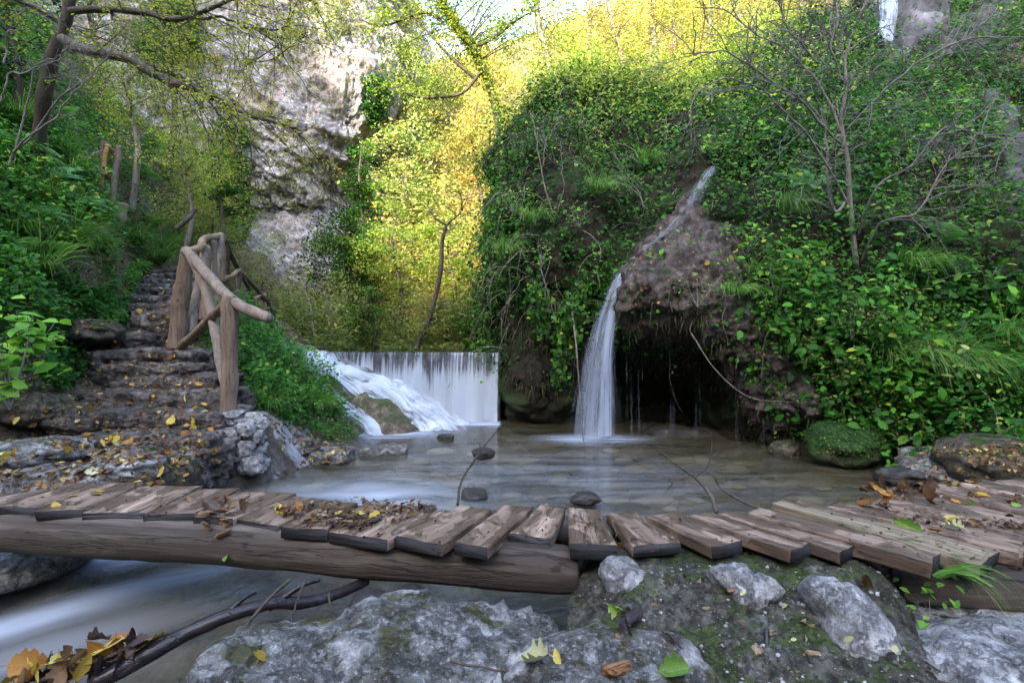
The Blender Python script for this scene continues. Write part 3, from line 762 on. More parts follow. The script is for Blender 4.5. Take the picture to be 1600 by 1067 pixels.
weir = mk('weir', fw, gridF(n, WV.shape[1]), rock_mat('wet_weir_stone', [(.02, .02, .024), (.06, .06, .065), (.14, .14, .15)], 2.5, moss=.15, rough=.35))
tag(weir, 'low dark stone weir wall behind the broad curtain of white water', 'weir')

def curtain():
    nu, nv = 260, 40
    G = np.zeros((nu, nv, 3)); st = np.zeros((nu, nv, 3))
    EN = fbm(np.stack((np.linspace(0, 14, nu), np.zeros(nu), np.zeros(nu)), 1), 5, 73, .7)
    for i, t in enumerate(np.linspace(.12, 1, nu)):
        p = wl+(wr-wl)*t
        out_ = .1+.035*math.sin(t*31)+.03*math.sin(t*83+1)
        for j, s in enumerate(np.linspace(0, 1, nv)):
            b = .02+out_*math.sqrt(s)*1.2
            G[i, j] = (p[0]+wnr[0]*b, p[1]+wnr[1]*b, 1.29-1.31*s)
            edge = .5+1.3*EN[i]
            cover = (.46+.85*smooth(-.08, .34, s-edge*.26)+.1*(s < .04))*smooth(1.002, .985, t)
            st[i, j] = (t*5.3, s*1.3, cover)
    o = mk('weir_waterfall', G.reshape(-1, 3), gridF(nu, nv), M['curtain'], attrs={'st': st.reshape(-1, 3)})
    tag(o, 'broad white curtain of water falling over the low straight weir', 'waterfall')
curtain()

# cascade rock left of the weir
CR = [
 [(395,600,10.3),(418,552,10.5),(450,549,10.4),(490,552,10.35),(530,556,10.3)],
 [(395,640,10.0),(425,578,10.0),(470,574,9.9),(525,570,9.75),(585,585,9.95)],
 [(400,690,9.5),(470,612,9.5),(525,598,9.25),(580,604,9.2),(640,640,9.75)],
 [(430,700,9.1),(510,640,9.1),(560,622,8.85),(615,632,8.8),(672,668,9.5)],
 [(470,710,8.7),(540,668,8.8),(585,655,8.5),(632,662,8.5),(690,690,9.2)],
 [(500,730,8.4),(548,705,8.5),(592,705,8.2),(636,705,8.2),(700,715,9.0)],
]
CRG = upsample(np.array([[W(*p) for p in r] for r in CR]), 90, 80)
CRN = face_cam(CRG, gridN(CRG))
f = CRG.reshape(-1, 3)
CRG = CRG+CRN*(fbm(f*2.2, 4, 81, ridge=True)*.09+fbm(f*7, 3, 82)*.03).reshape(90, 80, 1)
o = mk('cascade_rock', CRG.reshape(-1, 3), gridF(90, 80), rock_mat('wet_cascade_rock', [(.06, .05, .035), (.15, .125, .09), (.27, .23, .17)], 2, moss=.4, rough=.4))
tag(o, 'brown mossy rock slope with white streams at the left end of the weir', 'rock')

def ribbon(pts, off=.05, nu=70, nv=22, bulge=.05, cover=1.0, seed=0, edge=.5, wob=0, start=.0, step=0):
    """pts: (px, py, d, half width in px); a rounded sheet of water along them"""
    C = np.array([np.concatenate((W(a, b, d), [w*d/800])) for a, b, d, w in pts])
    P = catmull(C, nu)
    G = np.zeros((nu, nv, 3)); st = np.zeros((nu, nv, 3))
    L = np.concatenate(([0], np.cumsum(np.linalg.norm(np.diff(P[:, :3], axis=0), axis=1))))
    for j, s in enumerate(np.linspace(-1, 1, nv)):
        G[:, j, 0] = P[:, 0]+s*P[:, 3]
        G[:, j, 1] = P[:, 1]-off-bulge*(1-s*s)
        G[:, j, 2] = P[:, 2]+off*.6
        st[:, j, 0] = s*P[:, 3].mean()*1.2+seed
        st[:, j, 1] = L+seed
        st[:, j, 2] = cover*(1-abs(s)**2.5*edge)*smooth(-.02, .06+start, L/L[-1])*(1-step*(.5+.5*np.sin(L*9+s*2.2+seed)))
    f = G.reshape(-1, 3)
    if wob:
        f = f+np.stack((f[:, 0]*0, -np.abs(fbm(f*3.5+seed, 3, 91)), fbm(f*3.5+seed, 3, 92)*.5), 1)*wob
    return f, gridF(nu, nv), st.reshape(-1, 3)
def fall(name, mat, label, cat, rib, group=None):
    mb = MB()
    for r in rib:
        V, F, st = ribbon(**r); mb.add(V, F, st=st)
    o = mb.build(name, mat)
    return tag(o, label, cat, group)
fall('cascade', M['cascade'], 'narrow white stream sliding down the outer side of the brown rock slope', 'cascade', [
 dict(pts=[(432,550,10.2,16),(452,566,9.95,22),(480,588,9.55,18),(505,612,9.25,22),(540,640,8.85,28),(575,664,8.55,32),(590,682,8.4,36)], off=.1, cover=1.05, seed=1, wob=.15, edge=.6, step=.22)])
fall('cascade', M['cascade'], 'wide foaming stream stepping down rock beside the weir curtain', 'cascade', [
 dict(pts=[(505,552,10.15,26),(520,575,9.7,40),(560,592,9.3,50),(600,618,9.05,55),(640,645,8.9,52),(665,664,8.85,56),(672,676,8.8,60)], off=.12, cover=1.15, seed=2, wob=.2, edge=.55, step=.24),
 dict(pts=[(620,595,9.35,18),(640,620,9.15,34),(668,645,9.05,40),(690,668,9.0,50)], off=.12, cover=1.05, seed=3, wob=.16, edge=.75, step=.2)])
fall('cascade', M['cascade'], 'small veil of water spilling over the top ledge of the rock slope', 'cascade', [
 dict(pts=[(500,553,10.1,18),(500,562,10.0,20),(502,580,9.85,22),(504,590,9.75,22)], off=.13, cover=.85, seed=5, edge=.6)])
fall('side_waterfall', M['sidefall'], 'tall thin waterfall arching off the tufa overhang into the pool', 'waterfall', [
 dict(pts=[(1000,398,8.25,9),(988,408,8.05,12),(968,440,7.85,17),(950,490,7.78,22),(938,545,7.76,26),(931,610,7.76,31),(927,684,7.78,38)], off=0, cover=.72, seed=7, bulge=.05, edge=.8),
 dict(pts=[(985,412,8.0,6),(968,445,7.8,8),(955,490,7.74,9),(948,545,7.72,10),(946,610,7.72,12),(945,682,7.74,15)], off=.03, cover=.9, seed=9, bulge=.03, edge=.9),
 dict(pts=[(978,424,7.95,10),(955,480,7.85,22),(938,540,7.85,30),(930,610,7.85,44),(928,684,7.87,58)], off=-.03, cover=.46, seed=12, bulge=.03, edge=.9)])
rng = np.random.default_rng(5)
drips = MB()
for px, y0, y1, d in [(968,560,684,7.9),(978,556,684,7.95),(985,560,684,8.0),(996,570,684,8.1),(1047,560,686,8.3),(1052,552,686,8.3),(1086,552,690,8.0),(1092,560,692,8.0),(1150,598,700,7.4),(1186,645,702,7.1),(1192,652,702,7.1)]:
    V, F, st = ribbon([(px, y0, d-.15, 1.6), (px+1, (y0+y1)/2, d-.15, 2.2), (px+2, y1, d-.15, 2.6)], off=.0, nu=14, nv=4, bulge=.02, cover=.3, seed=px*.01, edge=.3)
    drips.add(V, F, st=st)
o = drips.build('dripping_water', M['sidefall'])
tag(o, 'fine threads of water dripping from the tufa lip into the dark cave', 'dripping water', kind='stuff')
fall('upper_waterfall', fall_material('upper_fall_water', 1.0, .8), 'white water streak high on the grey rock in the upper corner', 'waterfall', [
 dict(pts=[(px, py, bank_d(px, py), w) for px, py, w in ((1383,-40,13),(1382,0,15),(1380,40,14),(1374,80,13))], off=.15, cover=1.0, seed=20, bulge=.1, wob=.06)])
_q = catmull(np.array([(1114,264,7),(1099,288,11),(1085,314,15),(1066,342,12),(1036,372,6),(1006,394,5)], float), 15)
fall('tufa_stream', fall_material('stream_film', .55, 1.4, (.42, .47, .55)), 'pale film of water sliding down rock above the tufa overhang', 'cascade', [
 dict(pts=[(a, b, bank_d(a, b, 10), w) for a, b, w in _q], off=.09, cover=.72, seed=25, wob=.0, bulge=.02)])

# ------------------------------------------------------------------ footbridge
DECK = .6
TH = .055
bridge = empty('footbridge', (0, 2.4, 0), 'low footbridge of weathered planks laid across two logs over the stream', 'footbridge')
BR0 = np.array((0, 2.4, 0))
def plank(fl_, fr_, bl_, br_, seed, mat='plank', th=TH, dz=0.0, label=None, rnd=.006):
    """corners are (px, py) of the top face, unprojected on the deck level"""
    z = DECK+dz
    A, B, C, D = [on_z(px, py, z) for px, py in (fl_, fr_, br_, bl_)]
    front, back = (A+B)/2, (C+D)/2
    ctr = (front+back)/2
    ax = front-back; ax[2] = 0; L = np.linalg.norm(ax); ax /= L
    sd = np.array((-ax[1], ax[0], 0))
    w0 = ((D-C)@sd)/2; w1 = ((A-B)@sd)/2
    w0, w1 = abs(w0), abs(w1)
    rg = np.random.default_rng(seed)
    nu = 40; us_ = np.linspace(-L/2, L/2, nu)
    prof = []
    nw = 7
    r = .007
    for k in range(nw): prof.append((-1+2*k/(nw-1), 0))
    pr = [(-1, -r), (-.985+.0, 0)]+[(-.985+1.97*k/(nw-1), 0) for k in range(1, nw)]+[(1, -r), (1, -th+r), (.985, -th), (-.985, -th), (-1, -th+r)]
    m_ = len(pr)
    V = np.zeros((nu, m_, 3))
    for i, u in enumerate(us_):
        t = i/(nu-1); w = (w0+(w1-w0)*t)*.985
        for j, (s, zz) in enumerate(pr): V[i, j] = (u, s*w, zz)
    f = V.reshape(-1, 3)
    so = seed*7.7
    f[:, 2] += fbm(np.stack((f[:, 0]*3+so, f[:, 1]*22, f[:, 2]*0), 1), 3, 101)*rnd*.7+(f[:, 0]/L)**2*rg.normal()*.012+f[:, 1]*rg.normal()*.02
    f[:, 1] += fbm(np.stack((f[:, 0]*4+so, np.sign(f[:, 1])*3, f[:, 2]*8), 1), 3, 102)*.008
    endm = np.abs(f[:, 0]) > L/2-.02
    f[:, 0] += np.where(endm, fbm(np.stack((f[:, 1]*14+so, f[:, 2]*20, f[:, 0]), 1), 3, 103)*.014, 0)
    Q = []
    for j in range(m_):
        j2 = (j+1) % m_
        for i in range(nu-1): Q.append((i*m_+j, (i+1)*m_+j, (i+1)*m_+j2, i*m_+j2))
    caps = [tuple(range(m_)), tuple((nu-1)*m_+k for k in reversed(range(m_)))]
    o = mk('plank', f, [np.array(Q), np.array(caps)], M[mat], bridge, smooth_=False)
    o.data.materials.append(M['endgrain'])
    o.data.polygons[len(o.data.polygons)-1].material_index = 1; o.data.polygons[len(o.data.polygons)-2].material_index = 1
    o.location = ctr-BR0
    o.rotation_euler = (0, 0, math.atan2(ax[1], ax[0]))
    if label: o['label'] = label
    return o
PL = [
 # left section
 ((-175,795),(-95,793),(-30,772),(40,770)), ((-92,793),(-8,791),(43,769),(100,760)), ((-5,791),(60,794),(104,760),(163,752)), ((63,794),(131,798),(166,752),(221,754)), ((135,798),(224,801),(226,755),(309,761)),
 ((228,801),(300,806),(313,762),(372,765)), ((303,806),(364,810),(375,765),(461,771)), ((368,811),(436,818),(465,772),(515,780)), ((441,820),(509,827),(519,781),(560,784)), ((514,829),(604,842),(565,785),(705,791)),
 # middle
 ((609,838),(700,847),(710,793),(778,791)), ((704,849),(767,851),(782,791),(837,789)), ((793,838),(862,839),(842,792),(884,791)), ((889,850),(965,851),(888,795),(937,794)),
 ((987,848),(1068,848),(946,799),(995,798)), ((1101,848),(1172,848),(1003,801),(1064,800)), ((1215,855),(1286,856),(1068,804),(1112,801)), ((1290,856),(1357,856),(1115,801),(1150,799)),
 ((1426,870),(1499,870),(1154,797),(1199,795)), ((1504,875),(1586,867),(1202,783),(1226,780)),
 # right section
 ((1590,866),(1612,852),(1229,781),(1258,783)), ((1534,852),(1660,845),(1264,784),(1336,786)), ((1665,845),(1745,836),(1340,786),(1420,766)), ((1750,835),(1830,828),(1425,760),(1478,756)),
 ((1836,828),(1910,822),(1484,754),(1540,749)), ((1916,822),(1990,818),(1545,749),(1600,745)), ((1996,818),(2070,814),(1605,745),(1662,742)),
]
PLB = {19: ('plank_moss', 'rounded mossy plank with a pale yellow-green edge'), 9: ('plank', 'broad plank strewn with brown leaves')}
for i, q in enumerate(PL):
    mt, lb = PLB.get(i, ('plank', None))
    plank(*q, seed=i+1, mat=mt, label=lb, dz=[0, .004, -.005, .006, -.003][i % 5]-(.0 if i < 18 else -.004), th=TH*(1.25 if i in (12, 13, 18, 21) else 1))
def log(p0, p1, r0, r1, seed, name='log_beam', parent=bridge, mat='log', seg=20, bend=.02):
    p0, p1 = np.asarray(p0, float), np.asarray(p1, float)
    L = np.linalg.norm(p1-p0)
    P = np.stack((np.linspace(0, L, 60), np.zeros(60), np.zeros(60)), 1)
    P[:, 1] += fbm(np.stack((P[:, 0]*.8+seed, P[:, 0]*0, P[:, 0]*0), 1), 2, seed)*bend*2
    P[:, 2] += fbm(np.stack((P[:, 0]*.8+seed+9, P[:, 0]*0, P[:, 0]*0), 1), 2, seed)*bend
    rr_ = np.linspace(r0, r1, 60); rr_[-3:] *= (.97, .92, .8)
    V, F = tube(P, rr_*(1+.05*fbm(np.stack((P[:, 0]*2.5+seed, P[:, 0]*0, P[:, 0]*0), 1), 3, seed+2)), seg, .14, seed)
    o = mk(name, V, F, M[mat], parent)
    o.rotation_euler = Vector(p1-p0).to_track_quat('X', 'Z').to_euler()
    o.location = p0-(BR0 if parent is bridge else 0)
    return o
log(W(-230, 812, 3.0), W(903, 886, 2.36), .098, .112, 3)
log(W(-200, 790, 3.45), W(1010, 838, 2.86), .095, .1, 4)
log(W(1405, 912, 2.3), W(1800, 940, 2.0), .085, .1, 5)
log(W(1000, 842, 2.85), W(1900, 806, 2.85), .09, .1, 6)

# ------------------------------------------------------------------ stone steps
stairs = empty('stone_staircase', (-4, 5, 0), 'worn dark stone steps climbing the wooded left slope, littered with leaves', 'staircase')
SO = np.array((-4, 5, 0))
ST = [(.5,4.55,130,300),(.6,4.78,115,312),(.77,5.18,80,332),(.93,5.62,132,330),(1.07,5.98,200,327),(1.2,6.2,165,292),(1.36,6.6,140,300),(1.6,6.95,100,222),(1.91,7.35,212,282),(2.06,7.85,205,284),(2.24,8.42,203,284),(2.42,8.98,208,285),(2.54,9.4,215,285),(2.7,10.0,222,286),(2.88,10.6,226,287),(3.05,11.2,230,290)]
STEPS = []
for i, (z, d, xl, xr) in enumerate(ST):
    a, b = W(xl, 600, d)[0], W(xr, 600, d)[0]
    w = b-a
    dz_ = .42 if i in (8,) else .3
    V, F = rock((w/2*1.08, .42, dz_/2+.05), 200+i, 6, 9, .09, .2, fr=2.2)
    V = V+np.array(((a+b)/2, d+.36, z-dz_/2-.05))-SO
    mk('step', V, F, M['step'], stairs)
    STEPS.append(((a, b), d, z))
# kerb rocks beside the stairs
RK = [
 ('mossrock', (48,610,5.6), (.3,.26,.2), 'brown mossy boulder at the left edge of the lower steps', 'boulder'),
 ('mossrock', (62,645,5.2), (.2,.18,.12), 'small mossy rock half sunk beside the second step', 'rock'),
 ('mossrock', (155,520,6.9), (.5,.3,.16), 'flat ledge of dark rock left of the steps under the sedge', 'rock'),
 ('mossrock', (30,640,5.2), (.3,.3,.16), 'low ochre rock in the leaf litter by the path', 'rock'),
 ('stone', (60,705,4.25), (.34,.3,.1), 'flat pale rock with fallen leaves at the foot of the steps', 'rock'),
 ('stone', (200,722,4.15), (.42,.25,.1), 'broad grey slab in front of the lowest step', 'rock'),
 ('stone', (120,748,3.85), (.4,.22,.1), 'pale rock ledge just behind the left end of the bridge', 'rock'),
 ('mossrock', (235,752,4.15), (.34,.26,.16), 'dark mossy rock dropping from the path into the pool', 'rock'),
 ('stone', (455,695,6.7), (.4,.24,.13), 'jagged pale rock on the shore behind the stone pillar', 'rock'),
 ('stone', (600,707,6.9), (.3,.16,.1), 'black and white rock breaking the water at the rapids', 'rock'),
 ('stone', (520,712,6.5), (.3,.25,.1), 'long low grey rock at the edge of the pool', 'rock'),
 ('pebble', (697,684,7.9), (.13,.07,.06), 'small dark stone sticking out of the pool', 'rock'),
 ('pebble', (755,708,6.4), (.14,.09,.06), 'wet grey stone near the middle of the pool', 'rock'),
 ('pebble', (740,775,5.0), (.18,.12,.06), 'dark submerged stone in the rapids behind the bridge', 'rock'),
 ('pebble', (915,778,4.6), (.12,.1,.05), 'small black stone in foam right behind the bridge', 'rock'),
 ('mossy', (1320,695,6.4), (.5,.36,.24), 'rounded boulder covered in bright moss at the right shore', 'boulder'),
 ('mossrock', (1225,702,6.8), (.16,.14,.11), 'small mossy stone beside the cave mouth', 'rock'),
 ('pebble', (1060,682,8.4), (.5,.35,.14), 'wet dark rock at the foot of the cave', 'rock'),
 ('stone', (1480,728,5.6), (.6,.4,.14), 'low wet rock shelf on the right shore', 'rock'),
 ('mossrock', (1570,725,5.0), (.55,.4,.22), 'grey green speckled rock behind the right end of the bridge', 'rock'),
 ('pebble', (1420,742,5.4), (.3,.2,.08), 'flat dark stone under yellow green leaves at the right shore', 'rock'),
 ('stone', (20,880,3.25), (.4,.3,.12), 'wet rock in shadow under the left end of the bridge', 'rock'),
 ('pebble', (575,955,2.25), (.09,.08,.07), 'brown wet stone wedged below the near log', 'rock'),
 ('pebble', (603,955,2.15), (.035,.03,.03), 'little blue grey pebble below the near log', 'pebble'),
 ('pebble', (638,938,2.25), (.07,.06,.05), 'rounded tan pebble tucked below the near log', 'pebble'),
 ('pebble', (583,968,2.1), (.03,.03,.022), 'tiny dark pebble among the stones below the log', 'pebble'),
 ('pebble', (570,985,2.02), (.04,.03,.025), 'small black pebble at the edge of the pale boulder', 'pebble'),
]
for i, (mt, (px, py, d), sz, lb, ct) in enumerate(RK):
    V, F = rock(sz, 300+i, 4, 2.8, .2, .14)
    o = mk('boulder' if ct == 'boulder' else ('pebble' if ct == 'pebble' else 'rock'), V, F, M[mt])
    o.location = W(px, py, d); o.rotation_euler = (0, 0, i*1.1)
    tag(o, lb, ct)
    if mt == 'mossy':
        rr = np.random.default_rng(77); up_ = np.nonzero(V[:, 2] > -.05)[0]; q = V[rr.choice(up_, 5200)]
        q = q+rr.normal(size=q.shape)*.008; nn = norm(q/np.array(sz)**2+rr.normal(size=q.shape)*1.2)
        v_, f_, k_ = leaves(q*1.012, nn, .022*(.5+rr.random(len(q))), rr, 'kite')
        mk('moss', v_, f_, M['bramble'], o, {'rnd': np.repeat(np.clip(.55+.25*rr.normal(size=len(q)), 0, 1), k_)}, False)['kind'] = 'stuff'

# stone pillar under the railing
pillar = empty('stone_pillar', W(372, 740, 5.45), 'knee high pillar of stacked pale stones carrying the railing post', 'pillar')
PO = np.array(pillar.location)
for i, (px, py, d, sx, sz) in enumerate([(352,722,5.3,.13,.1),(392,724,5.3,.15,.12),(408,700,5.42,.08,.07),(350,697,5.3,.12,.08),(385,702,5.25,.1,.09),(400,682,5.36,.1,.08),(356,678,5.28,.14,.07),(386,672,5.3,.09,.08),
        (352,660,5.35,.13,.055),(385,660,5.38,.15,.05),(405,662,5.42,.1,.07),(360,648,5.4,.15,.05),(395,650,5.5,.12,.05),(365,735,5.34,.11,.09),(338,735,5.45,.12,.12),(335,700,5.5,.12,.1),(372,694,5.62,.2,.32),(412,722,5.5,.08,.07)]):
    V, F = rock((sx*(1 if i == 16 else .86), sx*.75, sz*(1 if i == 16 else .9)), 400+i, 4, 3, .22, .14)
    mk('stone', V+W(px, py, d)-PO, F, M['step' if i == 16 else 'whitestone'], pillar)

# ------------------------------------------------------------------ rustic railings
def pole(parent, name, a, b, ra, rb, mat, bend=.03, seed=1, pts=None, seg=12, org=None):
    P = [np.asarray(a, float), np.asarray(b, float)] if pts is None else [np.asarray(p, float) for p in pts]
    P = catmull(np.array(P), 34)
    L = np.linalg.norm(P[-1]-P[0])
    s = np.linspace(0, 1, 34)
    nz = np.stack([fbm(np.stack((s*3+seed*3.3+k*7, s*0, s*0), 1), 3, seed) for k in range(3)], 1)
    P = P+nz*bend*np.sin(np.clip(s*1.0, 0, 1)*math.pi)[:, None]
    rad = np.linspace(ra, rb, 34)*(1+.13*fbm(np.stack((s*8+seed, s*0, s*0), 1), 2, seed+50))
    V, F = tube(P, rad, max(seg, 12), .2, seed)
    o = mk(name, V-(np.zeros(3) if org is None else org), F, M[mat], parent)
    return o
M['post_z'] = M['post']
M['pale_z'] = wood_mat('pale_debarked_wood', (.12, .095, .075), (.24, .195, .155), (.38, .32, .265), 2, .7, bmp=.8)
M['dark_z'] = wood_mat('dark_thin_wood', (.045, .032, .024), (.1, .075, .055), (.17, .13, .1), 2, .7, bmp=.5)
ro = W(283, 540, 6.85)
rail = empty('wooden_railing', ro, 'rustic railing of debarked branches beside the steps with a cut log end', 'railing')
def RP(name, pts, ra, rb, mat, seed, bend=.02):
    return pole(rail, name, None, None, ra, rb, mat, bend, seed, [W(*p) for p in pts], org=ro)
RP('post', [(277,545,6.8),(283,470,6.8),(294,388,6.8)], .115, .09, 'post', 11, .015)
RP('post', [(357,648,5.42),(358,560,5.42),(359,462,5.42)], .085, .08, 'post', 12, .012)
RP('handrail', [(291,392,6.72),(325,428,6.1),(370,472,5.42),(420,497,5.02)], .063, .06, 'pale_z', 13, .03)
RP('handrail', [(292,394,6.8),(312,386,7.3),(325,373,7.9),(346,367,8.8)], .058, .05, 'rail', 14, .04)
RP('strut', [(300,400,6.5),(321,455,6.2),(338,525,5.8),(354,615,5.38)], .062, .05, 'pale_z', 15, .02)
RP('strut', [(278,545,6.7),(315,510,6.2),(358,470,5.5)], .05, .055, 'post', 16, .015)
RP('strut', [(298,520,6.9),(305,470,7.1),(322,385,7.5)], .065, .055, 'pale_z', 17, .02)
RP('strut', [(326,470,7.9),(333,420,8.0),(333,376,8.0)], .055, .05, 'pale_z', 18, .03)
RP('strut', [(322,475,8.0),(342,410,8.3),(345,369,8.6)], .055, .05, 'pale_z', 19, .03)
RP('post', [(318,500,7.6),(321,440,7.7),(324,385,7.8)], .06, .055, 'post', 20)
RP('post', [(347,440,8.8),(347,400,8.8),(347,366,8.8)], .06, .05, 'post', 21)
ro = W(436, 500, 13)
rail2 = empty('wooden_railing', ro, 'thin dark railing running down towards the weir behind the log end', 'railing')
def RP2(name, pts, ra, rb, mat, seed):
    return pole(rail2, name, None, None, ra, rb, mat, .03, seed, [W(*p) for p in pts], org=ro)
RP2('handrail', [(349,372,9.0),(375,421,10.4),(405,455,11.6),(438,500,13)], .05, .045, 'dark_z', 31)
RP2('post', [(372,480,10.3),(372,450,10.3),(373,420,10.3)], .055, .05, 'dark_z', 32)
RP2('post', [(413,500,12),(413,480,12),(413,462,12)], .06, .055, 'post', 33)
RP2('post', [(437,520,13),(437,508,13),(437,496,13)], .06, .055, 'dark_z', 34)
RP2('strut', [(376,424,10.4),(388,450,10.8),(399,480,11.2)], .045, .04, 'dark_z', 35)
RP2('strut', [(415,466,12),(423,485,12.3),(430,505,12.6)], .045, .04, 'dark_z', 36)
RP2('strut', [(350,374,9.1),(353,395,9.2),(357,428,9.4)], .04, .04, 'dark_z', 37)
RP2('crossbar', [(346,436,9.2),(360,432,9.7),(374,421,10.3)], .045, .04, 'rail', 38)
RP2('crossbar', [(392,470,11),(402,463,11.5),(414,461,12)], .04, .04, 'rail', 39)
RP2('crossbar', [(415,508,12),(428,500,12.5),(438,497,13)], .045, .04, 'rail', 40)
R3 = float(gpt(172, 335)[1])-.6
ro = W(175, 320, R3)
rail3 = empty('wooden_railing', ro, 'ladder like railing of fresh orange boards high in the left slope greenery', 'railing')
def RP3(name, pts, ra, rb, mat, seed):
    return pole(rail3, name, None, None, ra, rb, mat, .015, seed, [W(*p) for p in pts], org=ro)
RP3('post', [(155,300,R3-.1),(160,260,R3-.1),(164,222,R3-.1)], .075, .065, 'post', 41)
RP3('post', [(174,322,R3),(181,270,R3),(187,228,R3)], .06, .052, 'pale_z', 42)
RP3('board', [(157,292,R3-.2),(162,260,R3-.2),(167,230,R3-.2)], .035, .035, 'newwood', 43)
RP3('crossbar', [(167,228,R3-.2),(177,238,R3),(187,250,R3)], .045, .045, 'newwood', 44)
RP3('crossbar', [(163,268,R3-.2),(172,279,R3),(180,288,R3)], .045, .045, 'newwood', 45)
RP3('crossbar', [(112,252,R3-.2),(135,246,R3-.2),(158,239,R3-.1)], .07, .06, 'post', 46)
o = pole(None, 'fence_stump', None, None, .12, .11, 'pale_z', .01, 47, [W(186,345,R3), W(188,330,R3), W(190,316,R3)])
tag(o, 'short grey stump of a post beside the orange railing', 'post')
o = pole(None, 'fallen_branch', None, None, .05, .04, 'bark', .04, 48, [W(275,358,9.8), W(290,345,9.9), W(306,326,10)])
tag(o, 'brown cut branch slanting out of the bushes above the steps', 'branch')

# ------------------------------------------------------------------ near rocks under the camera
V, F = rock((.52, .42, .32), 501, 6, 3.2, .12, .13, (.1, .16, .1), 1.8)
o = mk('boulder', V, F, M['boulder']); o.location = W(680, 1148, 1.84)
tag(o, 'big pale grey boulder in front of the log, smoothest and largest of the near rocks', 'boulder')
V, F = rock((.42, .42, .24), 502, 6, 3.0, .14, .13, (.05, .2, .5), 1.8)
o = mk('boulder', V, F, M['boulder']); o.location = W(480, 1150, 1.72)
tag(o, 'mossy topped boulder sloping into the lower stream beside the dark driftwood', 'boulder')
def slab(name, ctrl, nu, nv, amp, seed, mat, fine=.014):
    G = upsample(np.array([[W(*p) for p in r] for r in ctrl]), nu, nv)
    N = face_cam(G, gridN(G)); f = G.reshape(-1, 3)
    G = G+N*(fbm(f*3.2, 4, seed)*amp+fbm(f*16, 4, seed+3, .6)*fine+fbm(f*50, 3, seed+4)*fine*.4).reshape(nu, nv, 1)
    return mk(name, G.reshape(-1, 3), gridF(nu, nv), mat)
ab = slab('bridge_abutment', [
 [(905,850,2.75),(893,925,2.3),(880,985,2.1),(862,1035,1.93),(850,1110,1.76)],
 [(930,835,2.75),(928,886,2.32),(935,940,2.14),(945,995,1.97),(950,1110,1.7)],
 [(1000,826,2.75),(1005,876,2.28),(1020,925,2.1),(1035,985,1.93),(1042,1110,1.68)],
 [(1110,824,2.75),(1125,878,2.27),(1150,930,2.08),(1160,990,1.9),(1170,1110,1.65)],
 [(1250,826,2.75),(1285,882,2.25),(1300,935,2.06),(1310,1000,1.88),(1312,1110,1.61)],
 [(1330,828,2.75),(1368,892,2.26),(1402,958,2.06),(1422,1012,1.87),(1432,1120,1.61)],
 [(1395,840,2.8),(1418,940,2.3),(1465,1025,2.06),(1500,1078,1.88),(1525,1150,1.64)],
], 190, 170, .035, 511, M['abut'], .016)
tag(ab, 'mossy rubble concrete mass carrying the bridge, with pale stones set in it', 'bridge abutment')
def embed(poly, d, th, seed, mat, k=5):
    P = np.array([W(x, y, d) for x, y in poly]); c = P.mean(0)
    V, F = ico(k)
    cx_, cy_ = np.mean([p[0] for p in poly]), np.mean([p[1] for p in poly])
    a = np.arctan2(-(np.array(poly)[:, 1]-cy_), np.array(poly)[:, 0]-cx_)
    rr = np.hypot(np.array(poly)[:, 0]-cx_, np.array(poly)[:, 1]-cy_)*d/800
    o_ = np.argsort(a); a, rr = a[o_], rr[o_]
    va = np.arctan2(V[:, 2], V[:, 0])
    rad = np.interp(va, np.concatenate((a-2*math.pi, a, a+2*math.pi)), np.tile(rr, 3))
    pl = np.hypot(V[:, 0], V[:, 2])
    pl = np.sign(pl)*np.minimum(1, pl*1.12)
    X = np.stack((np.cos(va)*pl*rad, V[:, 1]*th, np.sin(va)*pl*rad), 1)
    n = V
    X = X+n*(fbm(X*9+seed, 4, seed)*.02+fbm(X*26+seed, 4, seed+1, ridge=True)*.009)[:, None]
    # lean back with the slope of the mass behind
    ang_ = R(-38); Rx = np.array(Matrix.Rotation(ang_, 3, 'X'))
    X = X@Rx.T; X[:, 2] *= 1.12
    return X, F, c
for poly, d, lb, sd in [([(1268,925),(1290,912),(1330,925),(1372,955),(1385,1000),(1390,1060),(1350,1065),(1310,1035),(1285,995),(1290,965)], 1.96, 'tall cracked white stone set in the concrete', 521),
                    ([(1112,895),(1140,888),(1175,905),(1218,925),(1190,940),(1170,950),(1138,925)], 2.12, 'small wedge shaped pale stone set in the concrete', 522),
                    ([(938,885),(965,876),(992,885),(998,925),(970,932),(945,920)], 2.26, 'pale stone at the mossy upper corner of the mass', 523)]:
    X, F, c = embed(poly, d-.03, .085, sd, 'whitestone')
    o = mk('embedded_stone', X, F, M['whitestone'], ab); o.location = c; o['label'] = lb
V, F = rock((.42, .4, .22), 531, 5, 2.5, .2, .12, (.1, .1, .3))
o = mk('boulder', V, F, M['whitestone']); o.location = W(1600, 1090, 1.9)
tag(o, 'white boulder below the grass tuft under the right end of the bridge', 'boulder')
V, F = rock((.35, .22, .14), 532, 5, 2.5, .2, .12)
o = mk('rock', V, F, M['boulder']); o.location = W(950, 1090, 1.62)
tag(o, 'grey rock with bark chips on it nearest the camera', 'rock')
V, F = rock((.3, .2, .09), 533, 4, 2.8, .2, .14)
o = mk('rock', V, F, M['stone']); o.location = W(1590, 985, 2.15)
tag(o, 'flat grey stone wedged between right log and white boulder', 'rock')

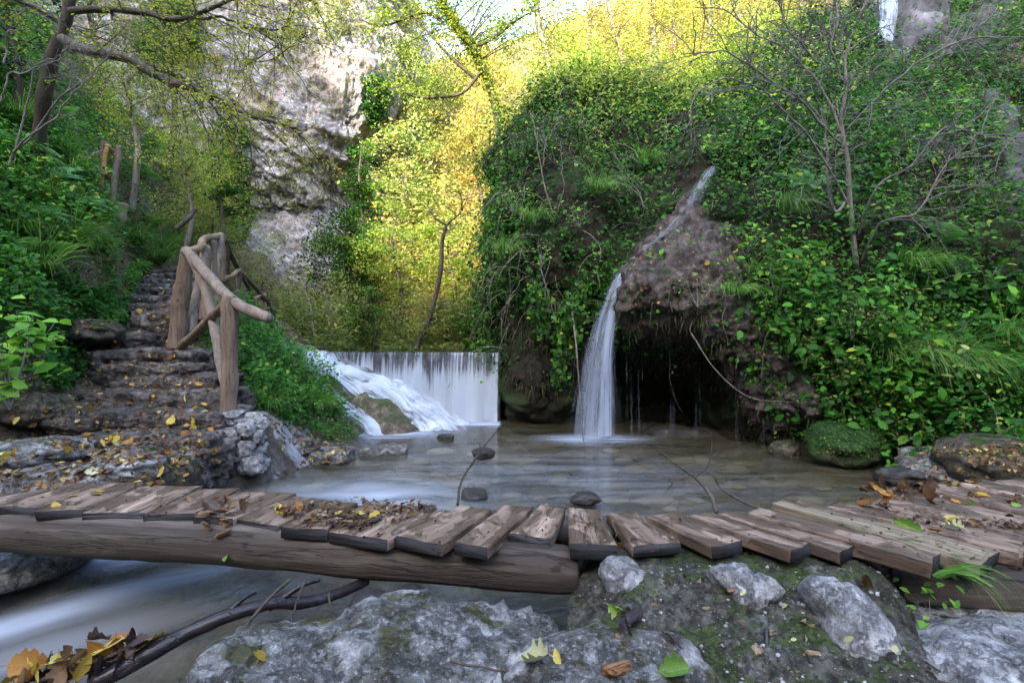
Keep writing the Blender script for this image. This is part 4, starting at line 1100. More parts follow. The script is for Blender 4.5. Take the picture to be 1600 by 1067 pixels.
# ------------------------------------------------------------------ vegetation builders
def sample_grid(G, N, n, rng, weight=None):
    """random points on a grid surface, by area; weight is per cell"""
    a = np.linalg.norm(np.cross(G[1:, :-1]-G[:-1, :-1], G[:-1, 1:]-G[:-1, :-1]), axis=-1)
    if weight is not None: a = a*weight
    p = a.ravel()/a.sum()
    k = rng.choice(len(p), n, p=p)
    i, j = np.unravel_index(k, a.shape)
    u, v = rng.random(n)[:, None], rng.random(n)[:, None]
    def it(A): return (A[i, j]*(1-u)+A[i+1, j]*u)*(1-v)+(A[i, j+1]*(1-u)+A[i+1, j+1]*u)*v
    P, Nn = it(G), it(N)
    return P, Nn/np.linalg.norm(Nn, axis=1, keepdims=True)
def leafobj(name, sets, mat, parent=None, org=None):
    """sets: list of (C, N, size, shape, rnd, droop)"""
    mb = MB()
    for C, N, size, shape, rnd, droop, rng in sets:
        V, F, k = leaves(C, N, size, rng, shape, droop)
        mb.add(V, F, rnd=np.repeat(rnd, k))
    return mb.build(name, mat, parent, False, org)
def clumped(P, scale, seed):
    return fbm(P*scale, 3, seed)

# ---- leaf cover on the right bank (ivy above, bramble below)
rng = np.random.default_rng(11)
cell = BG[:-1, :-1].reshape(-1, 3)
cx, cy = topx(cell)
wt = np.ones(len(cell))
wt[in_poly(cx, cy, [(985,395),(1065,318),(1135,350),(1155,420),(1195,510),(1262,600),(1285,700),(1190,690),(1120,560),(1040,540),(955,500)])] = .1
wt[in_poly(cx, cy, [(780,600),(820,560),(880,545),(900,560),(960,540),(1160,560),(1215,680),(1215,720),(740,700)])] = .0
wt[in_poly(cx, cy, [(810,480),(900,470),(950,540),(880,560),(800,560)])] = .25
wt[in_poly(cx, cy, [(1360,-60),(1400,-60),(1395,90),(1365,90)])] = .0
wt[in_poly(cx, cy, [(1395,-60),(1490,-60),(1480,30),(1430,75),(1400,90)])] = .1
wt[in_poly(cx, cy, [(1535,140),(1590,160),(1640,330),(1600,330)])] = .15
wt[in_poly(cx, cy, [(1085,262),(1118,262),(1090,330),(1035,385),(995,400),(1050,335)])] = .0
wt[cell[:, 2] < .06] = 0
wt[(cx > 1980) | (cy < -160)] = 0
wt *= .42+1.0*smooth(-.25, .3, clumped(cell, 1.3, 31))
wt = wt.reshape(NU-1, NV-1)
def bank_cover(n, seed, lift, size, shape, region=None, up=.5, jit=.85):
    r = np.random.default_rng(seed)
    w = wt if region is None else wt*region.reshape(NU-1, NV-1)
    P, N = sample_grid(BG, BN, n, r, w)
    h = r.random(n)**1.4*lift*(.45+.9*smooth(-.35, .4, clumped(P, 1.4, 33)))
    C = P+N*h[:, None]+np.array((0, 0, 1))*(h*.35)[:, None]
    nn = norm(N*.55+np.array((0, -.25, up))+r.normal(size=(n, 3))*jit*.5)
    rnd = np.clip(.42+.34*fbm(P*1.1, 3, 35)+r.normal(size=n)*.19+h*.25, 0, .985)
    s = size*(.55+.75*r.random(n))
    return (C, nn, s, shape, rnd, None, r)
low_ = smooth(380, 520, cy)*smooth(1080, 1200, cx)
leafobj_ = leafobj('ivy_cover', [bank_cover(46000, 1, .5, .075, 'ivy', 1-.75*low_), bank_cover(52000, 2, .42, .05, 'kite', None)], M['ivy'])
tag(leafobj_, 'dense dark ivy draped over the mound between the two waterfalls', 'ivy', kind='stuff')
o = leafobj('bramble_cover', [bank_cover(36000, 3, .6, .08, 'oval', .05+low_+.5*smooth(1050, 1200, cx)), bank_cover(3500, 4, .7, .13, 'oval', .02+low_), bank_cover(26000, 5, .45, .05, 'kite', .02+low_)], M['bramble'])
tag(o, 'tangled bramble and nettle leaves covering the right slope above the pool', 'undergrowth', kind='stuff')
far_ = smooth(230, 120, cy)*smooth(1350, 1100, cx)
o = leafobj('bank_top_foliage', [bank_cover(16000, 6, .9, .1, 'kite', far_+.001, jit=1.0)], M['spring'])
tag(o, 'light green and yellow scrub along the crest of the right bank', 'scrub', kind='stuff')
def fringe(n, seed, poly, L):
    r = np.random.default_rng(seed); px, py = topx(BG)
    ok = in_poly(px[:-1, :-1], py[:-1, :-1], poly)*(BN[:-1, :-1, 2] < .15)
    P, N = sample_grid(BG, BN, n, r, ok*1.0)
    m = 5; l = L*(.3+r.random(n)**2); V = np.zeros((n, m, 2, 3)); q = P.copy()
    sd_ = norm(np.stack((r.normal(size=n), r.normal(size=n)*.3, np.zeros(n)), 1))
    for k in range(m):
        w_ = (.009*(1-k/m)+.001)*(.6+.8*r.random(n))[:, None]
        V[:, k, 0] = q-sd_*w_; V[:, k, 1] = q+sd_*w_
        q = q+np.array((0, -.02, -1))*(l/m)[:, None]+r.normal(size=(n, 3))*.008+N*.012
    F = np.array([(2*k, 2*k+1, 2*k+3, 2*k+2) for k in range(m-1)])
    F = (F[None]+(np.arange(n)*m*2)[:, None, None]).reshape(-1, 4)
    return V.reshape(-1, 3), F, np.repeat(np.clip(.4+.3*r.normal(size=n), 0, 1), m*2)
M['moss_strand'] = leaf_mat('moss_strand', [(0, (.012, .01, .008)), (.5, (.04, .034, .02)), (.8, (.05, .07, .02)), (1, (.13, .12, .07))], .1, .2)
V, F, rnd = fringe(900, 15, [(955,455),(1030,440),(1110,460),(1170,500),(1260,620),(1290,700),(1150,680),(1090,580),(1030,580),(960,570)], .15)
o = mk('hanging_moss', V, F, M['moss_strand'], attrs={'rnd': rnd}, smooth_=False)
tag(o, 'dark moss and root strands hanging from the lip of the tufa cave', 'hanging moss', kind='stuff')
V, F, rnd = fringe(1800, 16, [(780,470),(870,470),(950,500),(960,560),(900,620),(800,620),(770,560)], .26)
o = mk('hanging_moss', V, F, M['moss_strand'], attrs={'rnd': rnd}, smooth_=False)
tag(o, 'brown roots and moss hanging under the ivy mound beside the weir', 'hanging moss', kind='stuff')
pt_ = smooth(.05, .3, fbm(cell*.8+40, 3, 36))
o = leafobj('dry_ivy', [bank_cover(7000, 17, .5, .06, 'kite', pt_*(1-low_)), bank_cover(3500, 18, .5, .06, 'kite', low_*pt_)], M['olive'])
tag(o, 'faded olive brown leaves mixed into the ivy and brambles', 'dry leaves', kind='stuff')
# dead stems hanging in the ivy
def hair(n, seed, region, L, rad, droop=.8):
    r = np.random.default_rng(seed); mb = MB()
    P, N = sample_grid(BG, BN, n, r, wt*region.reshape(NU-1, NV-1))
    for p, nn in zip(P, N):
        l = L*(.4+r.random())
        d = norm(nn*.8+r.normal(size=3)*.5+np.array((0, 0, .3)))
        pts = [p]; q = p.copy()
        for k in range(6):
            d = norm(d+np.array((0, 0, -droop*.4))+r.normal(size=3)*.22)
            q = q+d*l/6; pts.append(q)
        V, F = tube(catmull(np.array(pts), 12), np.linspace(rad, rad*.4, 12)*(.6+.8*r.random()), 4, cap=False)
        mb.add(V, F)
    return mb
o = hair(380, 8, .25+smooth(760, 800, cx)*smooth(1100, 950, cx)*2.5, 1.1, .009, 1.0).build('dead_stems', M['drystem'])
tag(o, 'thin pale dead stems hanging through the ivy and bramble', 'dead stems', kind='stuff')
o = hair(330, 9, smooth(1150, 1250, cx), .75, .005, .3).build('bramble_stems', M['twig'])
tag(o, 'grey bramble canes arching over the right slope', 'bramble canes', kind='stuff')

# ---- grass clumps
def blades(n, r, L, w, spread, droop, base_r=.08, lean=(0, 0)):
    m = 7
    a = r.random(n)*2*math.pi
    el = spread*(.3+.7*r.random(n))
    d = np.stack((np.cos(a)*el+lean[0], np.sin(a)*el+lean[1], np.ones(n)), 1); d = norm(d)
    p = np.stack((np.cos(a), np.sin(a), np.zeros(n)), 1)*(base_r*np.sqrt(r.random(n)))[:, None]
    l = L*(.45+.65*r.random(n))
    side = norm(np.cross(d, r.normal(size=(n, 3))))
    V = np.zeros((n, m, 2, 3)); q = p.copy(); dd = d.copy()
    for k in range(m):
        ww = w*(1-(k/(m-1))**1.7)*.5+.0006
        V[:, k, 0] = q-side*ww; V[:, k, 1] = q+side*ww
        q = q+dd*(l/(m-1))[:, None]
        dd = norm(dd+np.array((0, 0, -1.))*(droop*(.6+.8*r.random(n))/(m-1))[:, None])
    F = []
    for k in range(m-1): F.append((2*k, 2*k+1, 2*k+3, 2*k+2))
    F = (np.array(F)[None]+(np.arange(n)*m*2)[:, None, None]).reshape(-1, 4)
    rnd = np.clip(.45+r.normal(size=n)*.25, 0, 1)
    return V.reshape(-1, 3), F, np.repeat(rnd, m*2)
def tuft(loc, n, seed, L, w, spread, droop, label, cat='grass tuft', group=None, mat='grassy', base_r=.08, lean=(0, 0), name='grass_tuft'):
    r = np.random.default_rng(seed)
    V, F, rnd = blades(n, r, L, w, spread, droop, base_r, lean)
    o = mk(name, V, F, M[mat], attrs={'rnd': rnd}, smooth_=False)
    o.location = loc
    return tag(o, label, cat, group)

# ---- ferns
def fern_mesh(seed, nfr=9, L=.7):
    r = np.random.default_rng(seed)
    out = []
    for k in range(nfr):
        a = k/nfr*2*math.pi+r.normal()*.25
        l = L*(.75+.4*r.random()); m = 22
        t = np.linspace(0, 1, m)
        el = R(62)-t*R(75+20*r.random())
        dx = np.cos(el); dz = np.sin(el)
        x = np.concatenate(([0], np.cumsum(dx[:-1])))*l/m; z = np.concatenate(([0], np.cumsum(dz[:-1])))*l/m
        ca_, sa_ = math.cos(a), math.sin(a)
        P = np.stack((x*ca_, x*sa_, z), 1)
        side = np.array((-sa_, ca_, 0))
        mb = MB()
        V, F = tube(P, np.linspace(.006, .0015, m), 4, cap=False); mb.add(V, F, rnd=.35)
        for i in range(2, m):
            w = l*.3*math.sin(math.pi*min(1, .12+.88*(1-t[i])**.75)*.52)*(t[i] > .06)*min(1, t[i]*5)
            tg = norm(P[min(i+1, m-1)]-P[i-1])
            for s in (-1, 1):
                d = norm(side*s+tg*.45+np.array((0, 0, -.15)))
                h = l/m*.62
                q = P[i]
                Vp = np.array([q-tg*h*.5, q+d*w*.45-tg*h*.75, q+d*w, q+d*w*.5+tg*h*.7, q+tg*h*.5])
                mb.add(Vp, [np.array([(0, 1, 2, 3)]), np.array([(0, 3, 4)])], rnd=float(np.clip(.5+r.normal()*.2, 0, 1)))
        out.append(mb)
    return out
def fern(loc, seed, label, group=None, L=.7, nfr=9, rz=0, tilt=(0, 0)):
    t = empty('fern', loc, label, 'fern', group, rz)
    t.rotation_euler = (tilt[0], tilt[1], rz)
    for mb in fern_mesh(seed, nfr, L): mb.build('frond', M['fern'], t, False)
    return t

# ---- trees
def grow(tubes, p, d, L, r0, depth, r, grav=.0, tips=None, wig=.25, fork=3):
    m = 7
    pts = [p]; q = np.array(p); dd = np.array(d)
    for k in range(m):
        dd = norm(dd+r.normal(size=3)*wig*.5+np.array((0, 0, grav)))
        q = q+dd*L/m; pts.append(q)
    P = catmull(np.array(pts), 10 if depth else 7)
    tubes.append((P, np.linspace(r0, r0*.45, len(P)), 5 if r0 > .02 else 4))
    if tips is not None: tips.append(P)
    if depth > 0:
        for k in range(fork):
            i = int(len(P)*(.3+.65*r.random())); i = min(i, len(P)-1)
            nd_ = norm(dd+r.normal(size=3)*.75)
            grow(tubes, P[i], nd_, L*(.5+.3*r.random()), r0*.5, depth-1, r, grav, tips, wig, fork)
def tree(name, loc, label, cat, trunks, crown, leafmat, barkmat, leafsize, seed, group=None, shape='kite', twig=.018, extra=None, sprays=None, conn=True):
    """trunks: list of (world points, r0, r1); crown: list of (centre, radii, clumps, leaves per clump, clump radius)"""
    r = np.random.default_rng(seed)
    loc = np.asarray(loc, float)
    t = empty(name, loc, label, cat, group)
    tm = MB(); tp = []
    for i, (pts, r0, r1) in enumerate(trunks):
        P = catmull(np.array(pts, float), 40)
        s = np.linspace(0, 1, 40)
        P = P+np.stack([fbm(np.stack((s*4+seed+k*9+i, s*0, s*0), 1), 3, seed) for k in range(3)], 1)*r0*.5
        V, F = tube(P, np.linspace(r0, r1, 40)*(1+.15*fbm(np.stack((s*9+seed, s*0, s*0), 1), 2, seed)), 12 if r0 > .06 else 7, .18, seed+i)
        if i == 0:
            mk('trunk', V-loc, F, M[barkmat], t)
        else: mk('branch', V-loc, F, M[barkmat], t)
        tp.append(P)
    TP = np.concatenate(tp)
    sets = []
    if loc[1] > 11: leafsize *= .78
    for c, rad, nc, nl, cr in crown:
        if loc[1] > 11: nl = int(nl*1.45)
        c = np.asarray(c, float); rad = np.asarray(rad, float)
        cc = norm(r.normal(size=(nc, 3)))*(r.random(nc)**.45)[:, None]*rad+c
        for q in cc:
            if conn:
                dist = np.linalg.norm(TP-q, axis=1)+np.maximum(0, TP[:, 2]-q[2])*.7
                a = TP[int(np.argmin(dist))]
                if np.linalg.norm(q-a) > .15:
                    mid = (a+q)/2+np.array((0, 0, .12))*np.linalg.norm(q-a)+r.normal(size=3)*.06*np.linalg.norm(q-a)
                    V, F = tube(catmull(np.array((a, mid, q)), 9), np.linspace(twig*(.6+.6*r.random()), twig*.25, 9), 4, cap=False)
                    tm.add(V, F)
        n = nc*nl
        C = np.repeat(cc, nl, 0)+r.normal(size=(n, 3))*cr*np.array((1, 1, .55))
        N = norm(np.array((0, 0, .75))+r.normal(size=(n, 3))*.7)
        rnd = np.clip(.45+.28*np.repeat(r.normal(size=nc), nl)+.15*r.normal(size=n), 0, 1)
        sets.append((C, N, leafsize*(.6+.7*r.random(n)), shape, rnd, None, r))
    if extra:
        for P, rd, sg in extra:
            V, F = tube(P, rd, sg, cap=False); tm.add(V, F)
    if sprays is not None: sets.extend(sprays)
    if tm.n: tm.build('branches', M[barkmat], t, True, loc)
    if sets: leafobj('crown', sets, M[leafmat], t, loc)
    return t

# ---- ground cover on the height field
def ground_cover(n, seed, poly, drange, lift, size, shape, jit=.8, up=.7, cl=1.2, thr=-.15, hue=.45, excl=None):
    r = np.random.default_rng(seed)
    out = []
    tot = 0
    xs = [p[0] for p in poly]
    while tot < n:
        k = n*6
        y = drange[0]+(drange[1]-drange[0])*r.random(k)
        x = ((min(xs)+(max(xs)-min(xs))*r.random(k))-800)/800*y
        z = gz(x, y)
        P = np.stack((x, y, z), 1)
        px, py = topx(P)
        ok = in_poly(px, py, poly) & (fbm(P*cl, 3, seed) > thr+r.normal(size=k)*.15)
        if excl is not None: ok &= ~excl(x, y)
        P = P[ok]; out.append(P); tot += len(P)
        if len(P) == 0: break
    P = np.concatenate(out)[:n]; n = len(P)
    e = .05
    gxn = (gz0(P[:, 0]+e, P[:, 1])-gz0(P[:, 0]-e, P[:, 1]))/(2*e); gyn = (gz0(P[:, 0], P[:, 1]+e)-gz0(P[:, 0], P[:, 1]-e))/(2*e)
    N = norm(np.stack((-gxn, -gyn, np.ones(n)), 1))
    h = r.random(n)**1.3*lift*(.4+1.0*smooth(-.3, .45, fbm(P*.9, 3, seed+5)))
    C = P+N*h[:, None]*.7+np.array((0, 0, 1))*(h*.6)[:, None]
    nn = norm(N*.4+np.array((0, -.25, up))+r.normal(size=(n, 3))*jit*.5)
    rnd = np.clip(hue+.3*fbm(P*.8, 3, seed+6)+r.normal(size=n)*.18+.1*h/lift, 0, .99)
    return (C, nn, size*(.55+.75*r.random(n)), shape, rnd, None, r)
def off_path(m=.25):
    def f(x, y):
        best = np.full(len(x), 9.0)
        for a, b in zip(PATH[:-1], PATH[1:]):
            d = b[:2]-a[:2]; t = np.clip(((x-a[0])*d[0]+(y-a[1])*d[1])/(d@d), 0, 1)
            best = np.minimum(best, np.hypot(x-a[0]-t*d[0], y-a[1]-t*d[1])-(a[3]+t*(b[3]-a[3])))
        return best < m
    return f
def clear3(x, y):
    px = 800+800*x/np.maximum(y, .1)
    return off_path(.1)(x, y) | ((px > 148) & (px < 205) & (y < R3+.5) & (y > R3-1.1))
LEFT = [(-300,-60),(120,-60),(260,120),(330,300),(300,420),(200,420),(140,480),(80,560),(0,620),(-300,700)]
o = leafobj('slope_undergrowth', [ground_cover(42000, 51, LEFT, (3.2, 16), .5, .075, 'kite', excl=clear3), ground_cover(16000, 52, LEFT, (3.2, 12), .55, .085, 'oval', excl=clear3), ground_cover(6000, 60, [(60,640),(60,560),(130,480),(190,430),(290,380),(215,440),(195,520),(120,600)], (4.6, 12), .22, .06, 'oval', thr=-.3, excl=off_path(-.12))], M['bramble'])
tag(o, 'mixed green undergrowth covering the steep left slope beside the steps', 'undergrowth', kind='stuff')
RS = [(380,500),(440,520),(440,560),(500,600),(560,690),(470,690),(420,640),(380,640),(300,560),(290,500)]
o = leafobj('shore_undergrowth', [ground_cover(9000, 53, RS, (5.4, 12), .38, .065, 'oval', excl=off_path(.0), up=.5), ground_cover(9000, 54, RS, (5.4, 12), .3, .045, 'kite', excl=off_path(-.1))], M['bramble'])
tag(o, 'low green plants on the shore between the railing and the cascade', 'undergrowth', kind='stuff')
BACK = [(600,330),(600,110),(690,90),(780,75),(1300,-60),(1300,200),(820,560),(560,560),(560,440)]
o = leafobj('valley_undergrowth', [ground_cover(22000, 55, [(430,440),(800,440),(800,560),(430,560)], (11.5, 21), 1.0, .1, 'kite', hue=.4), ground_cover(12000, 58, [(430,480),(800,480),(800,560),(430,560)], (11.5, 16), .6, .09, 'oval', hue=.35)], M['olive'])
tag(o, 'olive green and brown scrub on the bank behind the weir', 'scrub', kind='stuff')
o = leafobj('hillside_woodland', [ground_cover(60000, 56, BACK, (19, 50), 3.6, .2, 'kite', cl=.3, thr=.02, hue=.4), ground_cover(30000, 57, BACK, (16, 34), 2.0, .13, 'kite', cl=.5, thr=.05, hue=.55)], M['gold'])
tag(o, 'sunlit yellow woodland covering the far valley side in a blur', 'woodland', kind='stuff')
o = leafobj('cliff_foot_shrubs', [ground_cover(16000, 59, [(240,150),(310,250),(360,400),(430,500),(330,440),(250,360)], (12, 24), 1.4, .11, 'kite', hue=.5, cl=.6)], M['olive'])
tag(o, 'thin olive scrub at the foot of the pale cliff', 'scrub', kind='stuff')

# ivy tongues and tufts growing on the cliff face
def cliff_cover(n, seed, poly, lift, size):
    r = np.random.default_rng(seed)
    c = CG[:-1, :-1].reshape(-1, 3); px, py = topx(c)
    w = (in_poly(px, py, poly)*smooth(-.1, .25, fbm(c*.5, 3, seed))).reshape(CU-1, CV-1)
    P, N = sample_grid(CG, CN, n, r, w)
    C = P+N*(r.random(n)**1.3*lift)[:, None]
    nn = norm(N*.6+np.array((0, -.3, .5))+r.normal(size=(n, 3))*.4)
    return (C, nn, size*(.6+.7*r.random(n)), 'kite', np.clip(.4+.3*fbm(P*.5, 3, seed)+r.normal(size=n)*.18, 0, 1), None, r)
o = leafobj('cliff_ivy', [cliff_cover(5000, 61, [(330,190),(385,200),(392,330),(370,460),(330,430),(320,300)], .9, .17), cliff_cover(2600, 62, [(540,120),(600,120),(590,330),(545,330)], .5, .15), cliff_cover(5000, 64, [(200,20),(300,0),(330,200),(250,260)], .9, .18)], M['ivy'])
tag(o, 'dark ivy hanging down the left part of the pale cliff', 'ivy', kind='stuff')
o = leafobj('cliff_top_scrub', [cliff_cover(9000, 63, [(440,-80),(640,-80),(640,110),(560,70),(500,90),(430,30)], 1.6, .17)], M['olive'])
tag(o, 'sunlit olive scrub hanging over the top of the cliff', 'scrub', kind='stuff')

# ---- trees: valley behind
def bgtree(px, pyb, d, pyt, wpx, mat, label, seed, cat='tree', group=None, bark='bark', ls=.13, nc=26, nl=60, name='tree', lean=0, vr=.38):
    b = W(px, pyb, d); top = W(px+lean, pyt, d)
    b[2] = min(b[2], float(gz(b[0], b[1])[0])) if d > 12 else b[2]
    r = wpx*d/800/2; h = top[2]-b[2]
    m1 = b+(top-b)*.35+np.array((r*.12, 0, 0)); m2 = b+(top-b)*.7-np.array((r*.1, 0, 0))
    c = b+(top-b)*.62
    return tree(name, b, label, cat, [([b, m1, m2, top-np.array((0, 0, h*.08))], .03+.013*h, .02)], [(c, (r, r*.9, h*vr), int(nc*1.35), nl, r*.15)], mat, bark, ls, seed, group, twig=.02)
TR = [
 (545,520,16.5,330,150,'ivy','dark evergreen bush standing before the foot of the cliff','bush',.11,70,80),
 (565,500,17.5,205,66,'ivy','tall dark ivy column at the shaded right edge of the cliff','tree',.11,60,70),
 (500,540,14.5,445,100,'olive','grey green scrubby bush left of centre behind the weir','bush',.09,18,50),
 (640,480,21,175,130,'palegreen','pale green sunlit tree draped like a curtain in mid valley','tree',.16,46,80),
 (620,540,16,320,130,'spring','yellow green sunlit bush behind the middle of the weir','bush',.11,40,70),
 (705,530,15.5,330,110,'spring','bright yellow shrub left of the ivy mound','bush',.11,36,70),
 (745,420,22,140,120,'gold','golden orange tree glowing beside the ivy mound','tree',.15,44,80),
 (690,330,27,95,120,'olive','olive tree on the sunny slope under the patch of sky','tree',.19,36,70),
 (625,300,26,40,130,'palegreen','pale tree leaning from the sunlit edge of the cliff','tree',.19,40,70),
 (770,250,32,60,110,'gold','hazy golden tree on the skyline below the blue sky','tree',.22,36,70),
 (580,545,13.5,440,110,'ivy','low dark green bush just behind the weir crest','bush',.08,26,70),
 (690,548,13.2,465,120,'olive','brownish undergrowth bush behind the right part of the weir','bush',.08,26,70),
 (740,552,12.6,480,70,'ivy','small dark bush in the corner of weir and mound','bush',.08,20,60),
 (455,530,15,440,80,'olive','sparse bush with bare stems at the left end of the weir','bush',.08,14,50),
]
for i, (px, pb, d, pt, w, mt, lb, ct, ls, nc, nl) in enumerate(TR):
    bgtree(px, pb, d, pt, w, mt, lb, 700+i, ct, None, 'bark', ls, nc, nl, name='bush' if ct == 'bush' else 'tree')
# thin golden trees on the crest of the right bank
CT = [
 (862,150,14,-60,150,'spring','tree with pale ivy clad trunk rising from the top of the mound',(835,-60),.05),
 (925,150,17,-40,150,'gold','golden tree behind the mound, right of the ivy clad trunk',None,.04),
 (975,150,15.5,-80,160,'gold','yellow tree with a dark slanting trunk above the mound',(945,-80),.04),
 (1020,160,15.5,-90,150,'yellow','tall yellow tree with thin straight pale trunk',None,.045),
 (1045,150,17.5,-60,150,'gold','twin of thin pale stems with golden leaves on the crest',(1060,-60),.04),
 (1100,150,16,-70,180,'yellow','yellow tree glowing at the shady edge of the right slope',(1120,-70),.04),
 (1165,150,14.5,-90,150,'spring','green yellow tree on the slope above the bare shrub',(1150,-90),.05),
 (1245,120,14,-110,140,'olive','dark leafy tree left of the upper waterfall',(1265,-110),.06),
]
for i, (px, pb, d, pt, w, mt, lb, top, r0) in enumerate(CT):
    b = W(px, pb+25, d); tp = W(*(top or (px, pt)), d)
    c = W(px+(0 if not top else (top[0]-px)*.5), 45, d); r_ = w*d/1600
    tree('tree', b, lb, 'tree', [([b, b+(tp-b)*.3+np.array((.1, 0, 0)), b+(tp-b)*.65-np.array((.08, 0, 0)), tp], r0*2.6, r0*1.4)],
         [(c, (r_, 1.3, 1.9), 40, 46, .17), (W(px, -60, d), (r_*1.1, 1.3, 1.0), 12, 40, .3)], mt, 'palebark', .1, 740+i, None, twig=.02)

# leaning ivy clad tree in the middle
r = np.random.default_rng(77)
lt = [W(800,300,13.2), W(787,220,13), W(768,140,12.8), W(738,75,12.5), W(700,20,12.2), W(655,-60,12)]
P = catmull(np.array(lt), 60)
sp = []
n = 6500
q = P[r.integers(0, 60, n)]
C = q+norm(r.normal(size=(n, 3)))*(.06+.16*r.random(n)**2)[:, None]+r.normal(size=(n, 3))*.04
sp.append((C, norm(C-q+np.array((0, 0, .3))+r.normal(size=(n, 3))*.2), .055*(.6+.7*r.random(n)), 'ivy', np.clip(.6+.2*r.normal(size=n), 0, 1), None, r))
ex = []; tips = []
for br in ([(752,112),(722,145),(680,152),(640,148),(605,120),(572,105)], [(742,122),(705,90),(660,40),(610,-20)], [(690,30),(660,20),(600,40),(560,30)], [(775,200),(785,260),(790,300)], [(728,80),(770,60),(810,30),(850,10)]):
    B = catmull(np.array([W(a, b_, 12.6-.1*k) for k, (a, b_) in enumerate(br)]), 30)
    ex.append((B, np.linspace(.045, .012, 30), 6))
    tb = []
    for k in range(9):
        grow(tb, B[5+k*2+r.integers(0, 6)], norm(np.array((r.normal(), r.normal()*.5, .2+.4*r.normal()))), .7, .011, 1, r, -.02, tips)
    ex.extend(tb)
TPS = np.concatenate(tips)
n = 4200
C = TPS[r.integers(0, len(TPS), n)]+r.normal(size=(n, 3))*.09
sp.append((C, norm(np.array((0, 0, .8))+r.normal(size=(n, 3))*.7), .085*(.6+.7*r.random(n)), 'kite', np.clip(.45+.25*r.normal(size=n), 0, 1), None, r))
tree('tree', lt[0], 'leaning tree with ivy clad trunk and curving bare branch against the sky', 'tree', [(lt, .13, .07)], [(W(720,25,12.4), (2.3, 1.6, .9), 46, 70, .2)], 'spring', 'bark', .085, 78, None, extra=ex, sprays=sp)

# small crooked tree behind the weir
b = W(650, 548, 12.9)
tree('tree', b, 'crooked thin dark tree standing behind the weir in front of the sunlit bushes', 'tree',
     [([b, W(672,490,12.9), W(688,430,12.9), W(692,385,12.9), W(697,352,12.9)], .075, .04), ([W(697,352,12.9), W(712,340,12.9), W(722,328,12.8)], .03, .012), ([W(697,352,12.9), W(680,340,12.9), W(668,322,12.9)], .03, .012)],
     [(W(700,325,12.9), (.9, .7, .45), 10, 30, .16)], 'spring', 'bark', .07, 79)

# ---- the overhanging tree on the left
r = np.random.default_rng(90)
DL = 7.0
tr = [W(40,330,7.9), W(58,250,7.6), W(72,150,7.3), W(92,70,7.1), W(112,10,7.0), W(120,-90,6.9)]
ex = []; tips = []
BRL = [
 ([(98,62),(125,72),(170,84),(210,95),(245,117),(290,137),(330,155)], .075, .04),
 ([(215,96),(240,105),(290,128),(330,150),(370,172),(420,192),(465,202)], .05, .014),
 ([(110,18),(160,10),(210,18),(250,27),(290,30),(320,18),(375,0)], .05, .02),
 ([(300,27),(350,32),(400,43),(460,45)], .022, .008),
 ([(165,12),(180,30),(192,48)], .02, .01),
 ([(318,150),(345,180),(370,200),(400,230)], .02, .006),
 ([(112,-20),(170,-40),(250,-45),(330,-40),(430,-20),(500,10)], .05, .012),
 ([(105,40),(70,20),(20,0),(-40,-20)], .05, .02),
 ([(400,43),(430,70),(445,90)], .012, .005),
]
for k, (br, ra, rb) in enumerate(BRL):
    B = catmull(np.array([W(a, b_, DL-.12*j+.15*math.sin(k*3)) for j, (a, b_) in enumerate(br)]), 44)
    s_ = np.linspace(0, 1, 44)
    B = B+np.stack([fbm(np.stack((s_*7+k*11+c*5, s_*0, s_*0), 1), 3, 95)*.05*np.minimum(1, s_*6) for c in range(3)], 1)
    ex.append((B, np.linspace(ra, rb, 44), 10 if ra > .04 else 6))
    if k in (4,): continue
    L_ = np.linalg.norm(B[-1]-B[0]); nb = int(6+L_*5.5)
    for j in range(nb):
        i = int(44*(.22+.78*(j+r.random())/nb)); i = min(43, i)
        tg = norm(B[min(43, i+1)]-B[max(0, i-1)])
        d = norm(tg*.6+np.array((r.normal()*.35, r.normal()*.8, -.12+.38*r.normal())))
        tb = []
        grow(tb, B[i], d, .55+.35*r.random(), .008, 2, r, -.03, tips, .22, 3)
        ex.extend(tb)
TPS = np.concatenate(tips)
n = 10500
q = TPS[r.integers(0, len(TPS), n)]
C = q+r.normal(size=(n, 3))*np.array((.035, .035, .022))
px_, py_ = topx(C)
rn = np.clip(.22+.4*smooth(120, 480, px_)+.16*r.normal(size=n), 0, 1)
sp = [(C, norm(np.array((0, 0, 1.))+r.normal(size=(n, 3))*.45), (.045*(.55+.75*r.random(n))), 'kite', rn, None, r)]
tree('tree', tr[0], 'dark limbed tree leaning over the steps with sprays of small yellow green leaves', 'tree', [(tr, .11, .06)], [], 'yellow', 'bark', .05, 91, None, extra=ex, sprays=sp)

